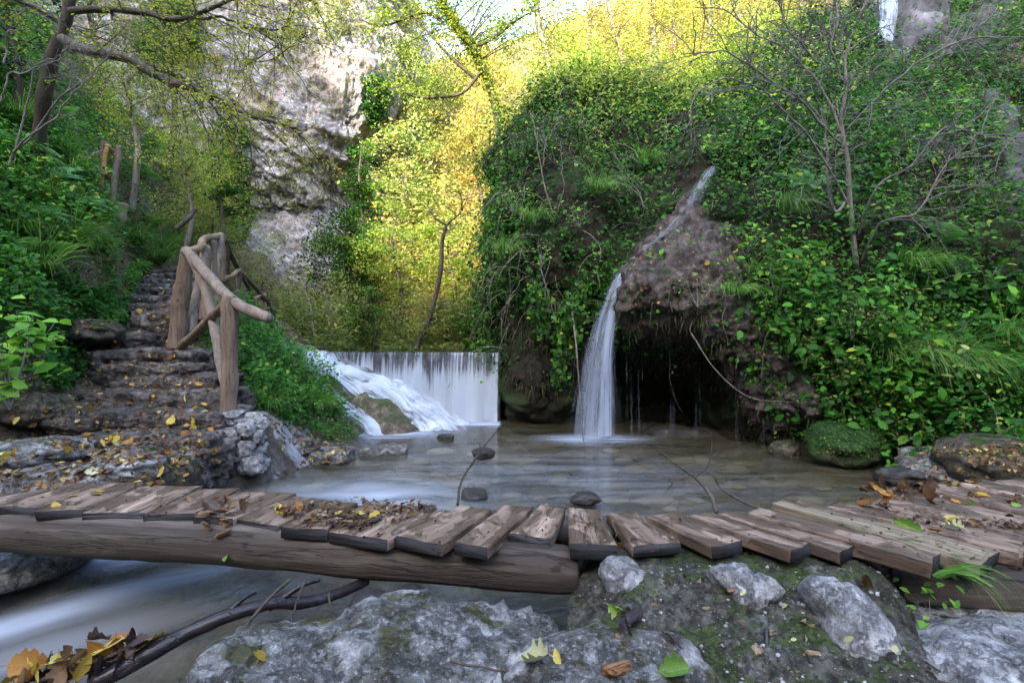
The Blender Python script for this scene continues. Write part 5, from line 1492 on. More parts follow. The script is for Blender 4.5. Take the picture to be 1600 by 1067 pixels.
# trees and saplings on the left slope
SL = [
 (205,330,11.5,60,170,'spring','slender green yellow sapling above the orange railing','sapling',.075,30,60),
 (290,400,11.5,180,140,'spring','thin leafy sapling between the orange railing and the steps','sapling',.07,30,60),
 (345,360,14,210,70,'ivy','dark ivy covered bush against the cliff right of the saplings','bush',.09,26,60),
 (335,440,12.5,330,90,'olive','small loose bush behind the top of the main railing','bush',.07,18,50),
 (150,210,12.5,-60,190,'olive','shadowy tree high on the left slope behind the overhanging limb','tree',.1,36,60),
 (20,220,8.5,-60,170,'ivy','dark leafy tree at the upper left corner','tree',.09,30,60),
 (265,200,16,-70,130,'olive','dim tree in front of the grey rock left of the cliff','tree',.12,32,60),
 (410,520,12.5,430,60,'olive','wispy grey bush left of the cascade top','bush',.06,14,50),
]
for i, (px, pb, d, pt, w, mt, lb, ct, ls, nc, nl) in enumerate(SL):
    bgtree(px, pb, d, pt, w, mt, lb, 800+i, ct, None, 'palebark' if ct == 'sapling' else 'bark', ls, nc, nl, name={'sapling': 'sapling', 'bush': 'bush'}.get(ct, 'tree'))
# bare twiggy shrub at the upper left
def bare(name, base, stems, label, seed, mat='twig', sub=10, r0=.02, L=.5, cat='shrub', depth=2, fork=3, grav=0.0, tw=0):
    r = np.random.default_rng(seed)
    t = empty(name, base, label, cat)
    tb = MB()
    for i, (pts, ra, rb) in enumerate(stems):
        B = catmull(np.array([W(*p) for p in pts]), 40); s_ = np.linspace(0, 1, 40)
        B = B+np.stack([fbm(np.stack((s_*6+i*13+c*5, s_*0, s_*0), 1), 3, seed)*.06*np.minimum(1, s_*5) for c in range(3)], 1)
        V, F = tube(B, np.linspace(ra, rb, 40), 8, .12, seed)
        if i == 0: mk('trunk', V-base, F, M[mat], t)
        else: tb.add(V, F)
        for k in range(sub):
            j = int(40*(.25+.73*r.random())); j = min(39, j)
            tg = norm(B[min(39, j+1)]-B[j-1])
            g = []
            grow(g, B[j], norm(tg*.7+r.normal(size=3)*np.array((.6, .4, .6))), L*(.5+.6*r.random()), max(rb*.75, ra*.3, tw), depth, r, grav, None, .3, fork)
            for P, rr, sg in g:
                V, F = tube(P, rr, sg, cap=False); tb.add(V, F)
    tb.build('branches', M[mat], t, True, base)
    return t
b = W(1338, 420, bank_d(1338, 420))
d0 = b[1]-.05
bare('bare_shrub', b, [
 ([(1338,420,d0),(1327,290,d0-.15),(1320,220,d0-.2),(1315,160,d0-.25),(1317,100,d0-.3),(1330,60,d0-.3)], .036, .012),
 ([(1315,225,d0-.2),(1276,190,d0-.4),(1228,145,d0-.6),(1170,98,d0-.8),(1132,80,d0-.9),(1068,85,d0-1)], .016, .006),
 ([(1312,205,d0-.2),(1296,150,d0-.2),(1250,98,d0-.1),(1195,60,d0),(1135,18,d0+.1),(1085,8,d0+.2)], .016, .006),
 ([(1330,330,d0-.1),(1280,232,d0-.4),(1228,175,d0-.6),(1188,135,d0-.7),(1138,127,d0-.8),(1080,142,d0-.9)], .016, .006),
 ([(1340,370,d0-.1),(1370,290,d0-.5),(1425,257,d0-.7),(1478,200,d0-.9),(1532,213,d0-1),(1600,213,d0-1.1)], .016, .006),
 ([(1322,205,d0-.2),(1364,152,d0-.4),(1414,112,d0-.6),(1482,73,d0-.8),(1532,61,d0-.9),(1610,62,d0-1)], .016, .006),
 ([(1316,130,d0-.25),(1296,80,d0-.3),(1308,20,d0-.3),(1290,-30,d0-.3)], .016, .007),
 ([(1280,100,d0-.2),(1240,50,d0-.3),(1218,20,d0-.3),(1222,-20,d0-.3)], .014, .006),
 ([(1330,300,d0-.1),(1300,330,d0-.2),(1290,240,d0-.3),(1285,170,d0-.4)], .02, .008),
 ([(1345,410,d0-.1),(1375,350,d0-.5),(1430,330,d0-.8),(1480,255,d0-.9),(1560,220,d0-1)], .016, .006),
 ([(1330,60,d0-.3),(1345,20,d0-.4),(1370,-30,d0-.4)], .013, .006),
], 'large leafless shrub with grey fanning branches on the right slope', 92, 'twig', 15, L=.75, depth=2, tw=.0075)
b = W(20, 250, 6.2)
bare('bare_shrub', b, [
 ([(15,260,6.2),(35,225,6.2),(90,160,6.1),(150,105,6),(185,70,6)], .016, .005), ([(20,250,6.2),(60,110,6.1),(90,85,6),(130,70,6)], .012, .004), ([(0,160,6),(20,120,6),(60,100,6),(110,85,6)], .012, .004),
 ([(5,100,6),(20,40,6),(40,10,6)], .01, .004), ([(20,240,6.1),(70,190,6),(120,140,5.9),(175,105,5.8)], .013, .004)], 'tangle of bare grey twigs before the overhanging tree trunk', 93, 'twig', 9, L=.4)
b = W(500, 545, 12.4)
bare('bare_shrub', b, [([(497,548,12.4),(485,480,12.4),(470,445,12.4),(478,425,12.4)], .03, .01), ([(510,548,12.4),(520,500,12.4),(505,460,12.4),(465,440,12.4)], .02, .008)], 'grey bare shrub behind the left end of the weir', 94, 'twig', 6, L=.7)
# dead pale stem and vine in front of the mound
b = W(845, 300, bank_d(845, 320)-.3)
dm = b[1]
bare('bare_shrub', b, [([(862,330,dm),(850,270,dm-.1),(838,215,dm-.1),(830,180,dm)], .016, .005), ([(848,260,dm),(860,205,dm),(885,175,dm)], .01, .004), ([(872,330,dm),(880,270,dm),(875,220,dm)], .01, .004)], 'pale dead shrub on the face of the ivy mound', 95, 'drystem', 5, L=.5, depth=1)
for i, (pts, lb, ra) in enumerate([([(892,470,8.1),(900,550,7.75),(905,620,7.7),(912,690,7.7)], 'thin brown root hanging into the pool left of the tall waterfall', .014),
                   ([(845,420,8.3),(868,500,8.2),(880,560,8.3),(884,590,8.4)], 'thin vine trailing off the ivy mound above the dark recess', .008),
                   ([(1080,520,7.0),(1120,580,6.7),(1170,620,6.5),(1240,628,6.3)], 'long pale cane arching over the tufa right of the cave', .007)]):
    o = pole(None, 'hanging_root' if i == 0 else 'hanging_vine', None, None, ra, ra*.6, 'drystem', .03, 960+i, [W(*p) for p in pts], seg=6)
    tag(o, lb, 'root' if i == 0 else 'vine')
# leafy vine tail
r = np.random.default_rng(97)
for k, (x0, y0, x1, y1, lb) in enumerate([(878,470,876,600,'ivy tail hanging under the mound left of the tall waterfall'), (905,440,895,545,'ivy trail beside the upper part of the tall waterfall'), (835,440,845,520,'short ivy trail over the mossy recess')]):
    d = 8.15
    c = np.stack([W(x0+(x1-x0)*t, y0+(y1-y0)*t, d-.1*math.sin(t*3)) for t in np.linspace(0, 1, 40)])
    n = 260
    C = c[r.integers(0, 40, n)]+r.normal(size=(n, 3))*.08
    o = mk('ivy_trail', *tube(c, .006, 5), M['drystem'])
    leafobj('foliage', [(C, norm(np.array((0, -.8, .4))+r.normal(size=(n, 3))*.5), .08*(.6+.7*r.random(n)), 'ivy', np.clip(.5+.25*r.normal(size=n), 0, 1), None, r)], M['ivy'], o)
    tag(o, lb, 'ivy trail')

# ---- sedge clumps, ferns and big leaved plants
def big_plant(px, py, d, n, h, ls, label, seed, mat='bright', name='leafy_plant', spread=.3):
    r = np.random.default_rng(seed)
    b = W(px, py, d); t = empty(name, b, label, 'plant')
    st = MB(); C = []; N = []
    for k in range(max(5, n//6)):
        a = r.random()*6.28; l = h*(.5+.5*r.random())
        tip = np.array((math.cos(a)*spread*r.random(), math.sin(a)*spread*r.random(), l))
        P = catmull(np.array(((0, 0, 0), tip*.5+r.normal(size=3)*.03, tip)), 12)
        V, F = tube(P, np.linspace(min(.006, .012*h), min(.0025, .005*h), 12), 5, cap=False); st.add(V, F)
        for j in range(6):
            q = P[int(3+8.9*r.random())]
            C.append(q+r.normal(size=3)*.07); N.append(np.array((0, -.35, 1))+r.normal(size=3)*.35)
    C, N = np.array(C), norm(np.array(N)); n = len(C)
    st.build('stem', M['twig'], t)
    leafobj('foliage', [(C, N, ls*(.6+.6*r.random(n)), 'oval', np.clip(.5+.25*r.normal(size=n), 0, 1), None, r)], M[mat], t)
    return t
sedge = [(25,380),(70,330),(110,395),(160,350),(215,385),(60,440),(150,400),(240,360),(255,398),(15,300),(110,285),(250,415),(90,250),(30,200)]
SL_ = ['sedge hanging over the rock beside the lower path', 'sedge on the steep left slope']
for i, (px, py) in enumerate(sedge):
    p = gpt(px, py)
    tuft(p+np.array((.05, -.05, .05)), 230, 900+i, .75+.25*(i % 3)*.5, .012, .75, 1.9, 'arching sedge tuft spilling down the left slope above the steps', 'sedge', 'sedge tufts on the left slope', lean=(.25, -.45), name='sedge_tuft')
RSG = [(1395,560,260,'long grass drooping below the brambles, left of its neighbours on the right slope'), (1450,570,300,'tall arching grass tuft in the middle of the right slope edge'), (1510,575,320,'broad drooping grass tuft above the right shore'), (1560,610,320,'grass tuft hanging furthest down to the right shore'), (1585,540,240,'grass tuft high at the right frame edge'), (1150,460,150,'grass tuft hanging over the tufa beside the brambles'), (1185,425,120,'short grass tuft at the upper rim of the tufa')]
for i, (px, py, n, lb) in enumerate(RSG):
    d = bank_d(px, py)-.15
    tuft(W(px, py, d), n, 930+i, .8 if px > 1300 else .5, .011, .7, 2.3, lb, 'grass tuft', None, lean=(.15, -.7), base_r=.14)
MG = [(790,395,170,'drooping grass tuft at the left edge of the ivy mound'), (830,345,150,'grass tuft hanging among pale stems on the ivy mound'), (935,300,130,'grass tuft on the ivy mound above the tall waterfall'), (1010,255,130,'grass tuft near the top of the mound beside the tufa stream'), (1235,330,150,'grass tuft between tufa stream and bare shrub'), (1430,420,160,'grass tuft among the brambles right of the bare shrub')]
for i, (px, py, n, lb) in enumerate(MG):
    d = bank_d(px, py)-.3
    tuft(W(px, py, d), n, 1940+i, .75, .01, .7, 2.4, lb, 'grass tuft', None, lean=(.1, -.75), base_r=.14)
for i, (px, py, mt, ls, lb) in enumerate([(800,330,'bright',.08,'light green sprig on the left flank of the ivy mound'), (860,250,'bramble',.09,'leafy shoot on the ivy mound under the crest'), (905,355,'bright',.08,'bright shoot on the ivy mound left of the side fall'), (930,215,'spring',.08,'yellow green shoot on the crest of the ivy mound'), (985,300,'bramble',.1,'broad leaved shoot right above the lip of the tall waterfall'), (1040,220,'bright',.1,'bright shoot on the mound left of the tufa stream'), (845,420,'bright',.07,'pale shoot low on the ivy mound'), (1190,330,'bright',.1,'bright bramble shoot at the upper right of the tufa'),
        (1215,470,'bright',.1,'bright bramble shoot at the right rim of the tufa'), (1330,530,'palegreen',.1,'pale bramble shoot in the middle of the lower right slope'), (1400,350,'bright',.1,'bright shoot left of the right tuft of brambles'), (1560,330,'bramble',.11,'leafy shoot beside the dark rock at the right edge'), (1300,240,'bright',.1,'bright sprig behind the bare shrub'), (1480,600,'palegreen',.1,'pale sprig under the tall arching grass')]):
    d = bank_d(px, py)-.25
    big_plant(px, py, d, 46, .5, ls, lb, 1060+i, mt, spread=.4)
for i, (px, py, n, lb) in enumerate([(470,600,320,'soft grass tuft hanging over the shore below the log end'), (500,640,300,'grass tuft at the water edge beside the narrow cascade'), (440,580,260,'grass on the bank behind the railing post'), (425,640,200,'short grass behind the stone pillar')]):
    p = gpt(px, py)
    tuft(p+np.array((0, -.1, .06)), n, 950+i, .5, .008, .7, 1.9, lb, 'grass tuft', None, lean=(.3, -.4), base_r=.16)
FN = [(60,300,.8),(30,350,.75),(110,270,.7),(230,235,.9),(215,275,.7),(20,420,.7),(85,215,.8),(150,470,.4),(430,555,.5),(465,560,.5),(120,330,.7),(10,250,.9)]
for i, (px, py, L) in enumerate(FN):
    p = gpt(px, py)
    fern(p+np.array((.02, -.05, .03)), 970+i, 'green fern with feathery fronds in the undergrowth of the left bank', 'ferns on the left bank', L, 9, i*.7, (R(18), R(12)))
for i, (px, py, L, lb) in enumerate([(1262,300,.6,'fern half hidden in the brambles below the bare shrub'), (1470,380,.55,'fern on the right slope right of the bare shrub'), (1300,90,.7,'pale fern high on the right slope under the upper waterfall')]):
    d = bank_d(px, py)-.15
    fern(W(px, py, d), 990+i, lb, None, L, 8, i, (R(30), 0))
big_plant(45, 590, 4.6, 60, .75, .19, 'broad leaved bright green plant at the left edge by the path', 1001)
big_plant(15, 640, 4.3, 40, .8, .17, 'tall broad leaved plant cut by the left frame edge', 1002)
big_plant(60, 560, 5.2, 30, .4, .09, 'small leafy plant on the boulder by the steps', 1003, 'bramble')
for i, (px, py, lb, mt, ls) in enumerate([(1420,690,'low bramble plant reaching over the right shore','bramble',.11),(1405,700,'bright yellow green plant at the right water edge','bright',.09),(1350,640,'bramble plant with large toothed leaves above the mossy boulder','bramble',.12),
        (1260,570,'pale leaved bramble sprig over the purple tufa','palegreen',.11),(1470,660,'leafy nettle plant under the drooping grass','bramble',.11),(1165,400,'bright green plant at the top rim of the tufa nose','bright',.09),(1120,240,'bright sunlit bramble plant above the tufa stream','bright',.11),(1180,235,'light green bramble plant on the crest above the tufa','bright',.11),
        (1090,480,'small sprig growing from the tufa nose','bramble',.06),(1430,480,'broad leaved plant in the middle of the right slope','bright',.12),(1540,470,'pale green bramble plant at the right frame edge','bramble',.12),(1500,180,'bright maple like sprig below the upper rocks','bright',.12)]):
    d = bank_d(px, py)-.12
    big_plant(px, py, d, 46, .5, ls, lb, 1010+i, mt, spread=.45)

# ------------------------------------------------------------------ fallen leaves, twigs and driftwood
def dry_mat(name, cols, rough=.6, trans=.2):
    m, nt, out = newmat(name)
    v = coords(nt, 'Object', (1, 1, 1))
    oi = nd(nt, 'ObjectInfo')
    n = noise(nt, v, 30, 5, .65)
    c = ramp(nt, math_(nt, 'ADD', math_(nt, 'MULTIPLY', n, .7), math_(nt, 'MULTIPLY', math_(nt, 'SUBTRACT', oi.outputs['Random'], .2), .5)), [(.25, cols[0]), (.5, cols[1]), (.75, cols[2])])
    sx = nd(nt, 'SeparateXYZ'); nt.links.new(coords(nt), sx.inputs[0])
    mid = ramp(nt, math_(nt, 'ABSOLUTE', sx.outputs[1]), [(.0, .6), (.004, 0.0)])
    c = mix(nt, mid, c, tuple(min(1, x*1.6) for x in cols[2]))
    p = bsdf(nt, None, c, rough, .3, bump(nt, n, .4, .003))
    t = nd(nt, 'BsdfTranslucent'); nt.links.new(c, t.inputs[0])
    ms = nd(nt, 'MixShader', Fac=trans); nt.links.new(p, ms.inputs[1]); nt.links.new(t.outputs[0], ms.inputs[2])
    nt.links.new(ms.outputs[0], out.inputs[0])
    return m
DM = {
 'brown': dry_mat('dry_brown_leaf', [(.035, .018, .01), (.12, .065, .03), (.24, .15, .08)]),
 'orange': dry_mat('orange_leaf', [(.12, .045, .01), (.3, .13, .025), (.42, .24, .06)]),
 'yellow': dry_mat('fallen_yellow_leaf', [(.22, .13, .02), (.45, .33, .05), (.58, .48, .13)]),
 'pale': dry_mat('pale_fallen_leaf', [(.25, .25, .12), (.42, .42, .22), (.58, .56, .34)]),
 'green': dry_mat('fresh_fallen_leaf', [(.06, .13, .02), (.14, .25, .04), (.28, .36, .08)]),
 'dark': dry_mat('wet_dark_leaf', [(.012, .009, .01), (.035, .024, .022), (.08, .055, .05)], .3),
}
def leaf_shape(seed, lobes=0, curl=1.0, width=.3):
    r = np.random.default_rng(seed)
    nl, nw = 19, 7
    t = np.linspace(0, 1, nl)
    prof_ = width*np.sin(math.pi*t**.8)**.75
    if lobes: prof_ = prof_*(.72+.42*np.abs(np.sin(t*math.pi*lobes+.4)))
    prof_ *= 1+.1*r.normal(size=nl)*.5
    V = np.zeros((nl, nw, 3))
    a1, a2, a3 = curl*(r.random()*1.2+.2), curl*(r.normal()*1.0), r.normal()*.4*curl
    for j, s in enumerate(np.linspace(-1, 1, nw)):
        x = t-.5; y = s*prof_
        V[:, j, 0] = x*(1-abs(a2)*.06); V[:, j, 1] = y*(1-.25*abs(a1)*abs(s))
        V[:, j, 2] = a1*.9*y*y/ max(width, .1)*1.0+a2*.35*x*x+a3*x*y*.8+.02*math.sin(j*2)*t
    V = V.reshape(-1, 3)
    V[:, 2] += fbm(V*5+seed, 3, seed)*.045*curl
    V[:, 2] -= V[:, 2].min()
    F = gridF(nl, nw)
    st = catmull(np.array(((-.72, .03*r.normal(), .02+.05*r.random()), (-.6, 0, .03), (-.48, 0, V[nw//2, 2]))), 6)
    Vs, Fs = tube(st, np.linspace(.012, .016, 6), 4, cap=False)
    return np.concatenate((V, Vs)), [F, Fs[0]+len(V)]
LMESH = {}
for mk_ in DM:
    for k in range(5):
        V, F = leaf_shape(1100+k*7+len(mk_), [0, 3, 0, 4, 2][k], [.5, .8, 1.2, .9, .35][k]*(1.25 if mk_ in ('brown', 'dark') else .8), [.28, .36, .24, .42, .32][k])
        o = mk('fallen_leaf', V, F, DM[mk_], link=False)
        LMESH[mk_, k] = o.data
        bpy.data.objects.remove(o)
bpy.context.view_layer.update()
deps = bpy.context.evaluated_depsgraph_get()
SKIP = ('cover', 'undergrowth', 'foliage', 'stems', 'crown', 'branches', 'trunk', 'waterfall', 'cascade', 'dripping', 'frond', 'grass', 'sedge', 'root', 'vine', 'trail', 'stem', 'post', 'strut', 'handrail', 'woodland', 'scrub', 'shrubs', 'crossbar')
def hit(px, py):
    o0 = Vector((0, 0, EYE)); d = Vector(((px-800)/800, 1, -(py-533)/800)).normalized()
    for _ in range(30):
        ok, loc, n, _i, ob, _m = scene.ray_cast(deps, o0, d)
        if not ok: return None
        if not any(w in ob.name for w in SKIP): return loc, n, ob
        o0 = loc+d*.01
    return None
NL = 0
def put_leaf(px, py, mt, size, label, group, r, tilt=.35, k=None, lift=.004, only=None):
    global NL
    h = hit(px, py)
    if h is None: return
    loc, n, ob = h
    if only and not any(w in ob.name for w in only): return
    if n.z < .12 and tilt < .6: 
        n = (n+Vector((0, -.2, .6))).normalized()
    if n.dot(Vector((0, -1, .3))) < 0: n = -n
    k = int(r.integers(0, 5)) if k is None else k
    o = bpy.data.objects.new('fallen_leaf', LMESH[mt, k])
    scene.collection.objects.link(o)
    nn = (Vector(n)+Vector(r.normal(size=3)*tilt)).normalized()
    q = Vector((0, 0, 1)).rotation_difference(nn)
    o.rotation_mode = 'QUATERNION'
    from mathutils import Quaternion
    o.rotation_quaternion = q @ Quaternion((0, 0, 1), r.random()*6.28)
    o.location = loc+Vector(n)*lift
    o.scale = (size,)*3
    tag(o, label, 'fallen leaf', group)
    NL += 1
    return o
r = np.random.default_rng(200)
TINT = {'brown': 'brown', 'orange': 'orange', 'yellow': 'yellow', 'pale': 'pale', 'green': 'green', 'dark': 'dark wet'}
def scatter(poly, n, mats, size, where, r, tilt=.35, only=None, lift=.004, hump=0):
    xs = [p[0] for p in poly]; ys = [p[1] for p in poly]
    k = 0; tries = 0
    while k < n and tries < n*30:
        tries += 1
        px = min(xs)+(max(xs)-min(xs))*r.random(); py = min(ys)+(max(ys)-min(ys))*r.random()
        if not in_poly(np.array([px]), np.array([py]), poly)[0]: continue
        mt = mats[int(r.integers(0, len(mats)))]
        if put_leaf(px, py, mt, size*(.6+.7*r.random()), f'{TINT[mt]} fallen leaf {where}', f'{TINT[mt]} leaves {where}', r, tilt, None, lift+hump*r.random(), only): k += 1
scatter([(60,640),(130,610),(330,590),(340,690),(330,720),(150,740),(0,745),(0,650)], 85, ['yellow', 'yellow', 'brown', 'orange', 'pale', 'brown'], .085, 'on the rock and lower steps of the path', r)
scatter([(130,480),(215,430),(285,420),(285,470),(290,560),(170,590),(100,560)], 34, ['yellow', 'brown', 'orange'], .08, 'on the upper steps', r)
scatter([(975,420),(1060,340),(1130,370),(1160,480),(1060,480),(985,480)], 26, ['orange', 'yellow', 'brown'], .07, 'stuck on the purple tufa overhang', r)
scatter([(430,650),(560,680),(540,715),(430,735)], 14, ['yellow', 'brown', 'pale'], .08, 'on the shore rocks by the pool', r)
scatter([(312,790),(385,788),(390,815),(320,820)], 12, ['brown', 'brown', 'brown', 'dark', 'orange'], .085, 'in the small clump on the left part of the bridge', r, .8, ('plank',), .01, .03)
scatter([(420,800),(540,785),(690,792),(640,812),(560,830),(470,815)], 34, ['brown', 'brown', 'brown', 'orange', 'dark', 'yellow'], .06, 'in the heap across the planks left of the middle', r, .5, ('plank',), .008, .02)
scatter([(1335,768),(1400,752),(1470,775),(1450,800),(1360,795)], 30, ['brown', 'brown', 'brown', 'brown', 'orange'], .1, 'in the crisp heap on the right part of the bridge', r, 1.1, None, .01, .07)
scatter([(1470,765),(1600,760),(1600,835),(1400,825)], 12, ['brown', 'yellow', 'orange', 'green'], .07, 'scattered on the right end of the bridge', r, .3, ('plank',))
scatter([(0,765),(300,760),(300,795),(0,790)], 6, ['brown', 'yellow'], .06, 'lying flat on the left end of the bridge', r, .2, ('plank',))
scatter([(900,800),(1400,800),(1450,860),(900,845)], 12, ['brown', 'dark'], .03, 'tiny and crumbled on the middle planks', r, .3, ('plank',))
scatter([(950,900),(1250,900),(1420,980),(1400,1060),(950,1060)], 24, ['brown', 'pale', 'dark', 'brown'], .032, 'crumbled on the mossy concrete', r, .3)
for px, py, mt, k, sz, lb, tl in [(975,852,'orange',2,.12,'curled orange brown leaf caught on the plank end above the concrete',.5), (1019,928,'pale',0,.09,'pale yellow green leaf leaning on the concrete below the plank end',.2), (838,1036,'pale',3,.12,'big pale yellow leaf on the near rock left of the bark chip',.1),
     (1052,1052,'green',3,.1,'fresh green lobed leaf at the bottom edge',.2), (968,950,'green',3,.085,'yellow green lobed leaf on the mossy corner of the concrete',.5), (993,965,'dark',1,.1,'dark purple crumpled leaf beside the green lobed leaf',.8), (985,985,'dark',2,.09,'blackish curled leaf hanging under the green lobed leaf',.9), (1045,1003,'dark',0,.085,'grey purple leaf lying flat on the concrete',.15),
     (872,1030,'yellow',2,.06,'small yellow curled leaf by the big pale leaf',.3), (1420,822,'green',1,.13,'green and black leaf on the mossy plank',.15), (1488,828,'pale',3,.1,'pale green leaf at the right front of the bridge',.1), (1530,822,'brown',2,.1,'reddish brown curled leaf on the right planks',.3), (404,1030,'yellow',1,.07,'yellow leaf on the white rock beside the lower stream',.2),
     (1345,905,'brown',2,.13,'long dull brown leaf under the plank ends beside the grass',.3), (205,690,'orange',3,.13,'large orange leaf on the lowest wide step',.2), (270,656,'yellow',3,.13,'large yellow leaf on the second step',.2), (250,735,'yellow',1,.12,'yellow leaf standing on the slab at the foot of the steps',.8),
     (352,838,'brown',2,.1,'brown leaf hanging from the clump over the log',1.0), (356,868,'green',0,.06,'little green leaf dangling on the log under the clump',.9), (1380,752,'brown',3,.16,'pale brown lobed leaf standing up out of the crisp heap',1.3), (1365,765,'brown',1,.15,'upright dry leaf at the back of the crisp heap',1.3)]:
    put_leaf(px, py, mt, sz, lb, None, r, tl, k, .012)
def stick(name, pts, ra, rb, mat, label, seed, subs=(), cat='twig', seg=7):
    P0 = W(*pts[0])
    t = MB()
    V, F = tube(catmull(np.array([W(*p) for p in pts]), 36)+fbm(np.stack((np.linspace(0, 5, 36)+seed, np.zeros(36), np.zeros(36)), 1), 2, seed)[:, None]*ra*.7, np.linspace(ra, rb, 36), seg, .15, seed)
    t.add(V, F)
    for sp_, a, b_ in subs:
        V, F = tube(catmull(np.array([W(*p) for p in sp_]), 18), np.linspace(a, b_, 18), 5); t.add(V, F)
    o = t.build(name, M[mat], None, True, P0); o.location = P0
    return tag(o, label, cat)
stick('driftwood', [(150,1062,1.9),(235,1018,1.98),(300,985,2.06),(345,966,2.1),(430,947,2.2),(520,926,2.35),(575,905,2.5)], .034, .022, 'wetlog', 'wet dark branch lodged between the near log and the lower stream', 1201, [([(420,950,2.2),(470,915,2.25),(500,905,2.3)], .014, .008), ([(345,966,2.1),(380,935,2.15),(400,925,2.2)], .012, .005)], 'driftwood', 10)
stick('twig', [(452,906,2.15),(420,935,2.1),(378,985,2.0),(350,1020,1.95),(334,1056,1.9)], .008, .004, 'bark', 'long thin twig propped against the dark driftwood', 1202)
stick('twig', [(478,905,2.2),(465,935,2.15),(456,965,2.1),(453,988,2.08)], .006, .003, 'bark', 'short thin twig hanging under the near log', 1203)
stick('twig', [(515,925,2.25),(517,950,2.2),(528,965,2.2)], .005, .003, 'bark', 'little hooked twig at the end of the driftwood', 1204)
stick('twig', [(714,790,2.86),(722,750,2.95),(745,712,3.0),(770,680,3.05),(790,657,3.05)], .008, .003, 'bark', 'slender twig standing up behind the middle planks', 1205, [([(735,730,2.98),(750,705,3.0),(748,690,3.0)], .004, .002)])
stick('twig', [(1122,798,2.78),(1105,768,2.85),(1080,742,2.9),(1050,722,2.95),(1030,700,2.95)], .013, .004, 'bark', 'forked bare branch sticking up over the pool behind the bridge', 1206,
      [([(1085,746,2.9),(1105,728,2.9),(1112,700,2.9),(1110,672,2.9)], .006, .002), ([(1108,715,2.9),(1122,705,2.9)], .003, .002), ([(1198,797,2.75),(1165,785,2.78),(1130,765,2.85),(1118,750,2.88)], .009, .005), ([(1110,775,2.83),(1075,770,2.85),(1040,790,2.85)], .004, .002), ([(1080,742,2.9),(1055,752,2.9),(1035,775,2.9)], .004, .002), ([(1120,752,2.86),(1112,740,2.88),(1106,735,2.9)], .005, .003)])
stick('twig', [(1376,812,2.62),(1405,814,2.6),(1425,810,2.6),(1442,802,2.62)], .012, .006, 'twig', 'short grey knobbly twig lying on the right planks', 1207)
stick('twig', [(705,1030,1.7),(740,1040,1.68),(810,1048,1.66)], .005, .003, 'dark_z', 'thin dark twig lying on the near boulder', 1208)
stick('twig', [(1397,1008,1.9),(1430,1022,1.86),(1470,1045,1.8)], .007, .005, 'twig', 'straight grey stick on the right edge of the concrete', 1209)
stick('twig', [(1205,965,2.02),(1215,985,1.98),(1222,1003,1.95)], .005, .003, 'bark', 'small dark twig above the tall white stone', 1210)
stick('twig', [(1068,910,2.25),(1075,925,2.2),(1084,943,2.16)], .008, .006, 'chip', 'reddish stick on the concrete left of the wedge stone', 1211)
stick('twig', [(1190,870,2.35),(1200,885,2.3),(1206,900,2.26)], .007, .005, 'twig', 'grey broken stick under the plank ends', 1212)
stick('straw', [(905,1030,1.72),(930,1000,1.8),(945,978,1.88)], .0035, .002, 'palebark', 'pale straw leaning on the corner of the concrete', 1213, cat='straw')
stick('twig', [(1195,1040,1.8),(1200,1012,1.83),(1197,985,1.87)], .011, .009, 'wetlog', 'dark round stick lying beside the split wood chip', 1214)
for i, (px, py, sz, lb) in enumerate([(966,1046,(.055,.02,.016), 'orange brown bark chip on the near grey rock'), (1183,1012,(.04,.015,.013), 'tan split wood chip beside the dark stick'), (1205,985,(.025,.01,.008), 'brown bark sliver above the tan wood chip'), (1257,968,(.035,.007,.006), 'pale splinter left of the tall white stone'), (1105,948,(.02,.01,.006), 'small tan chip under the wedge stone'), (1270,1018,(.03,.012,.008), 'flat pale chip at the foot of the tall white stone')]):
    h = hit(px, py)
    if h is None: continue
    V, F = rock(sz, 1220+i, 3, 4, .2, .25)
    o = mk('wood_chip', V, F, M['chip'] if 'pale' not in lb and 'tan' not in lb else M['rail'])
    o.location = h[0]+h[1]*.006; o.rotation_euler = (R(-25), R(15), [.7, 1.2, .9, .9, .5, .3][i])
    tag(o, lb, 'wood chip')
def litter(name, poly, n, size, mats, label, only=None, seed=1, hump=0.0, shape='oval', tilt=.4):
    r = np.random.default_rng(seed); C = []; N = []
    xs = [p[0] for p in poly]; ys = [p[1] for p in poly]
    tries = 0
    while len(C) < n and tries < n*6:
        tries += 1
        px = min(xs)+(max(xs)-min(xs))*r.random(); py = min(ys)+(max(ys)-min(ys))*r.random()
        if not in_poly(np.array([px]), np.array([py]), poly)[0]: continue
        h = hit(px, py)
        if h is None or (only and not any(w in h[2].name for w in only)) or 'water' in h[2].name: continue
        if h[1].z < .25: continue
        if fbm(np.array([h[0]])*2.2, 2, seed)[0] < -.1+r.normal()*.2: continue
        C.append(np.array(h[0])+np.array(h[1])*(.005+hump*r.random())); N.append(np.array(h[1])+r.normal(size=3)*tilt)
    if not C: return
    n = len(C)
    o = leafobj(name, [(np.array(C), norm(np.array(N)), size*(.5+.8*r.random(n)), shape, r.random(n), None, r)], M[mats])
    return tag(o, label, 'leaf litter', kind='stuff')
M['litter'] = leaf_mat('litter_leaf', [(0, (.03, .018, .01)), (.4, (.11, .06, .028)), (.75, (.2, .115, .055)), (.9, (.3, .19, .05)), (1, (.44, .35, .12))], .15, .2)
M['crumb'] = leaf_mat('crumbled_leaf', [(0, (.02, .013, .01)), (.5, (.08, .045, .025)), (.85, (.18, .11, .06)), (1, (.3, .22, .13))], .1, .2)
litter('leaf_litter', [(0,600),(130,560),(100,520),(200,430),(290,420),(290,560),(340,600),(345,720),(300,760),(0,765)], 1150, .055, 'litter', 'brown and yellow leaf litter strewn over the stone path and steps', seed=1301)
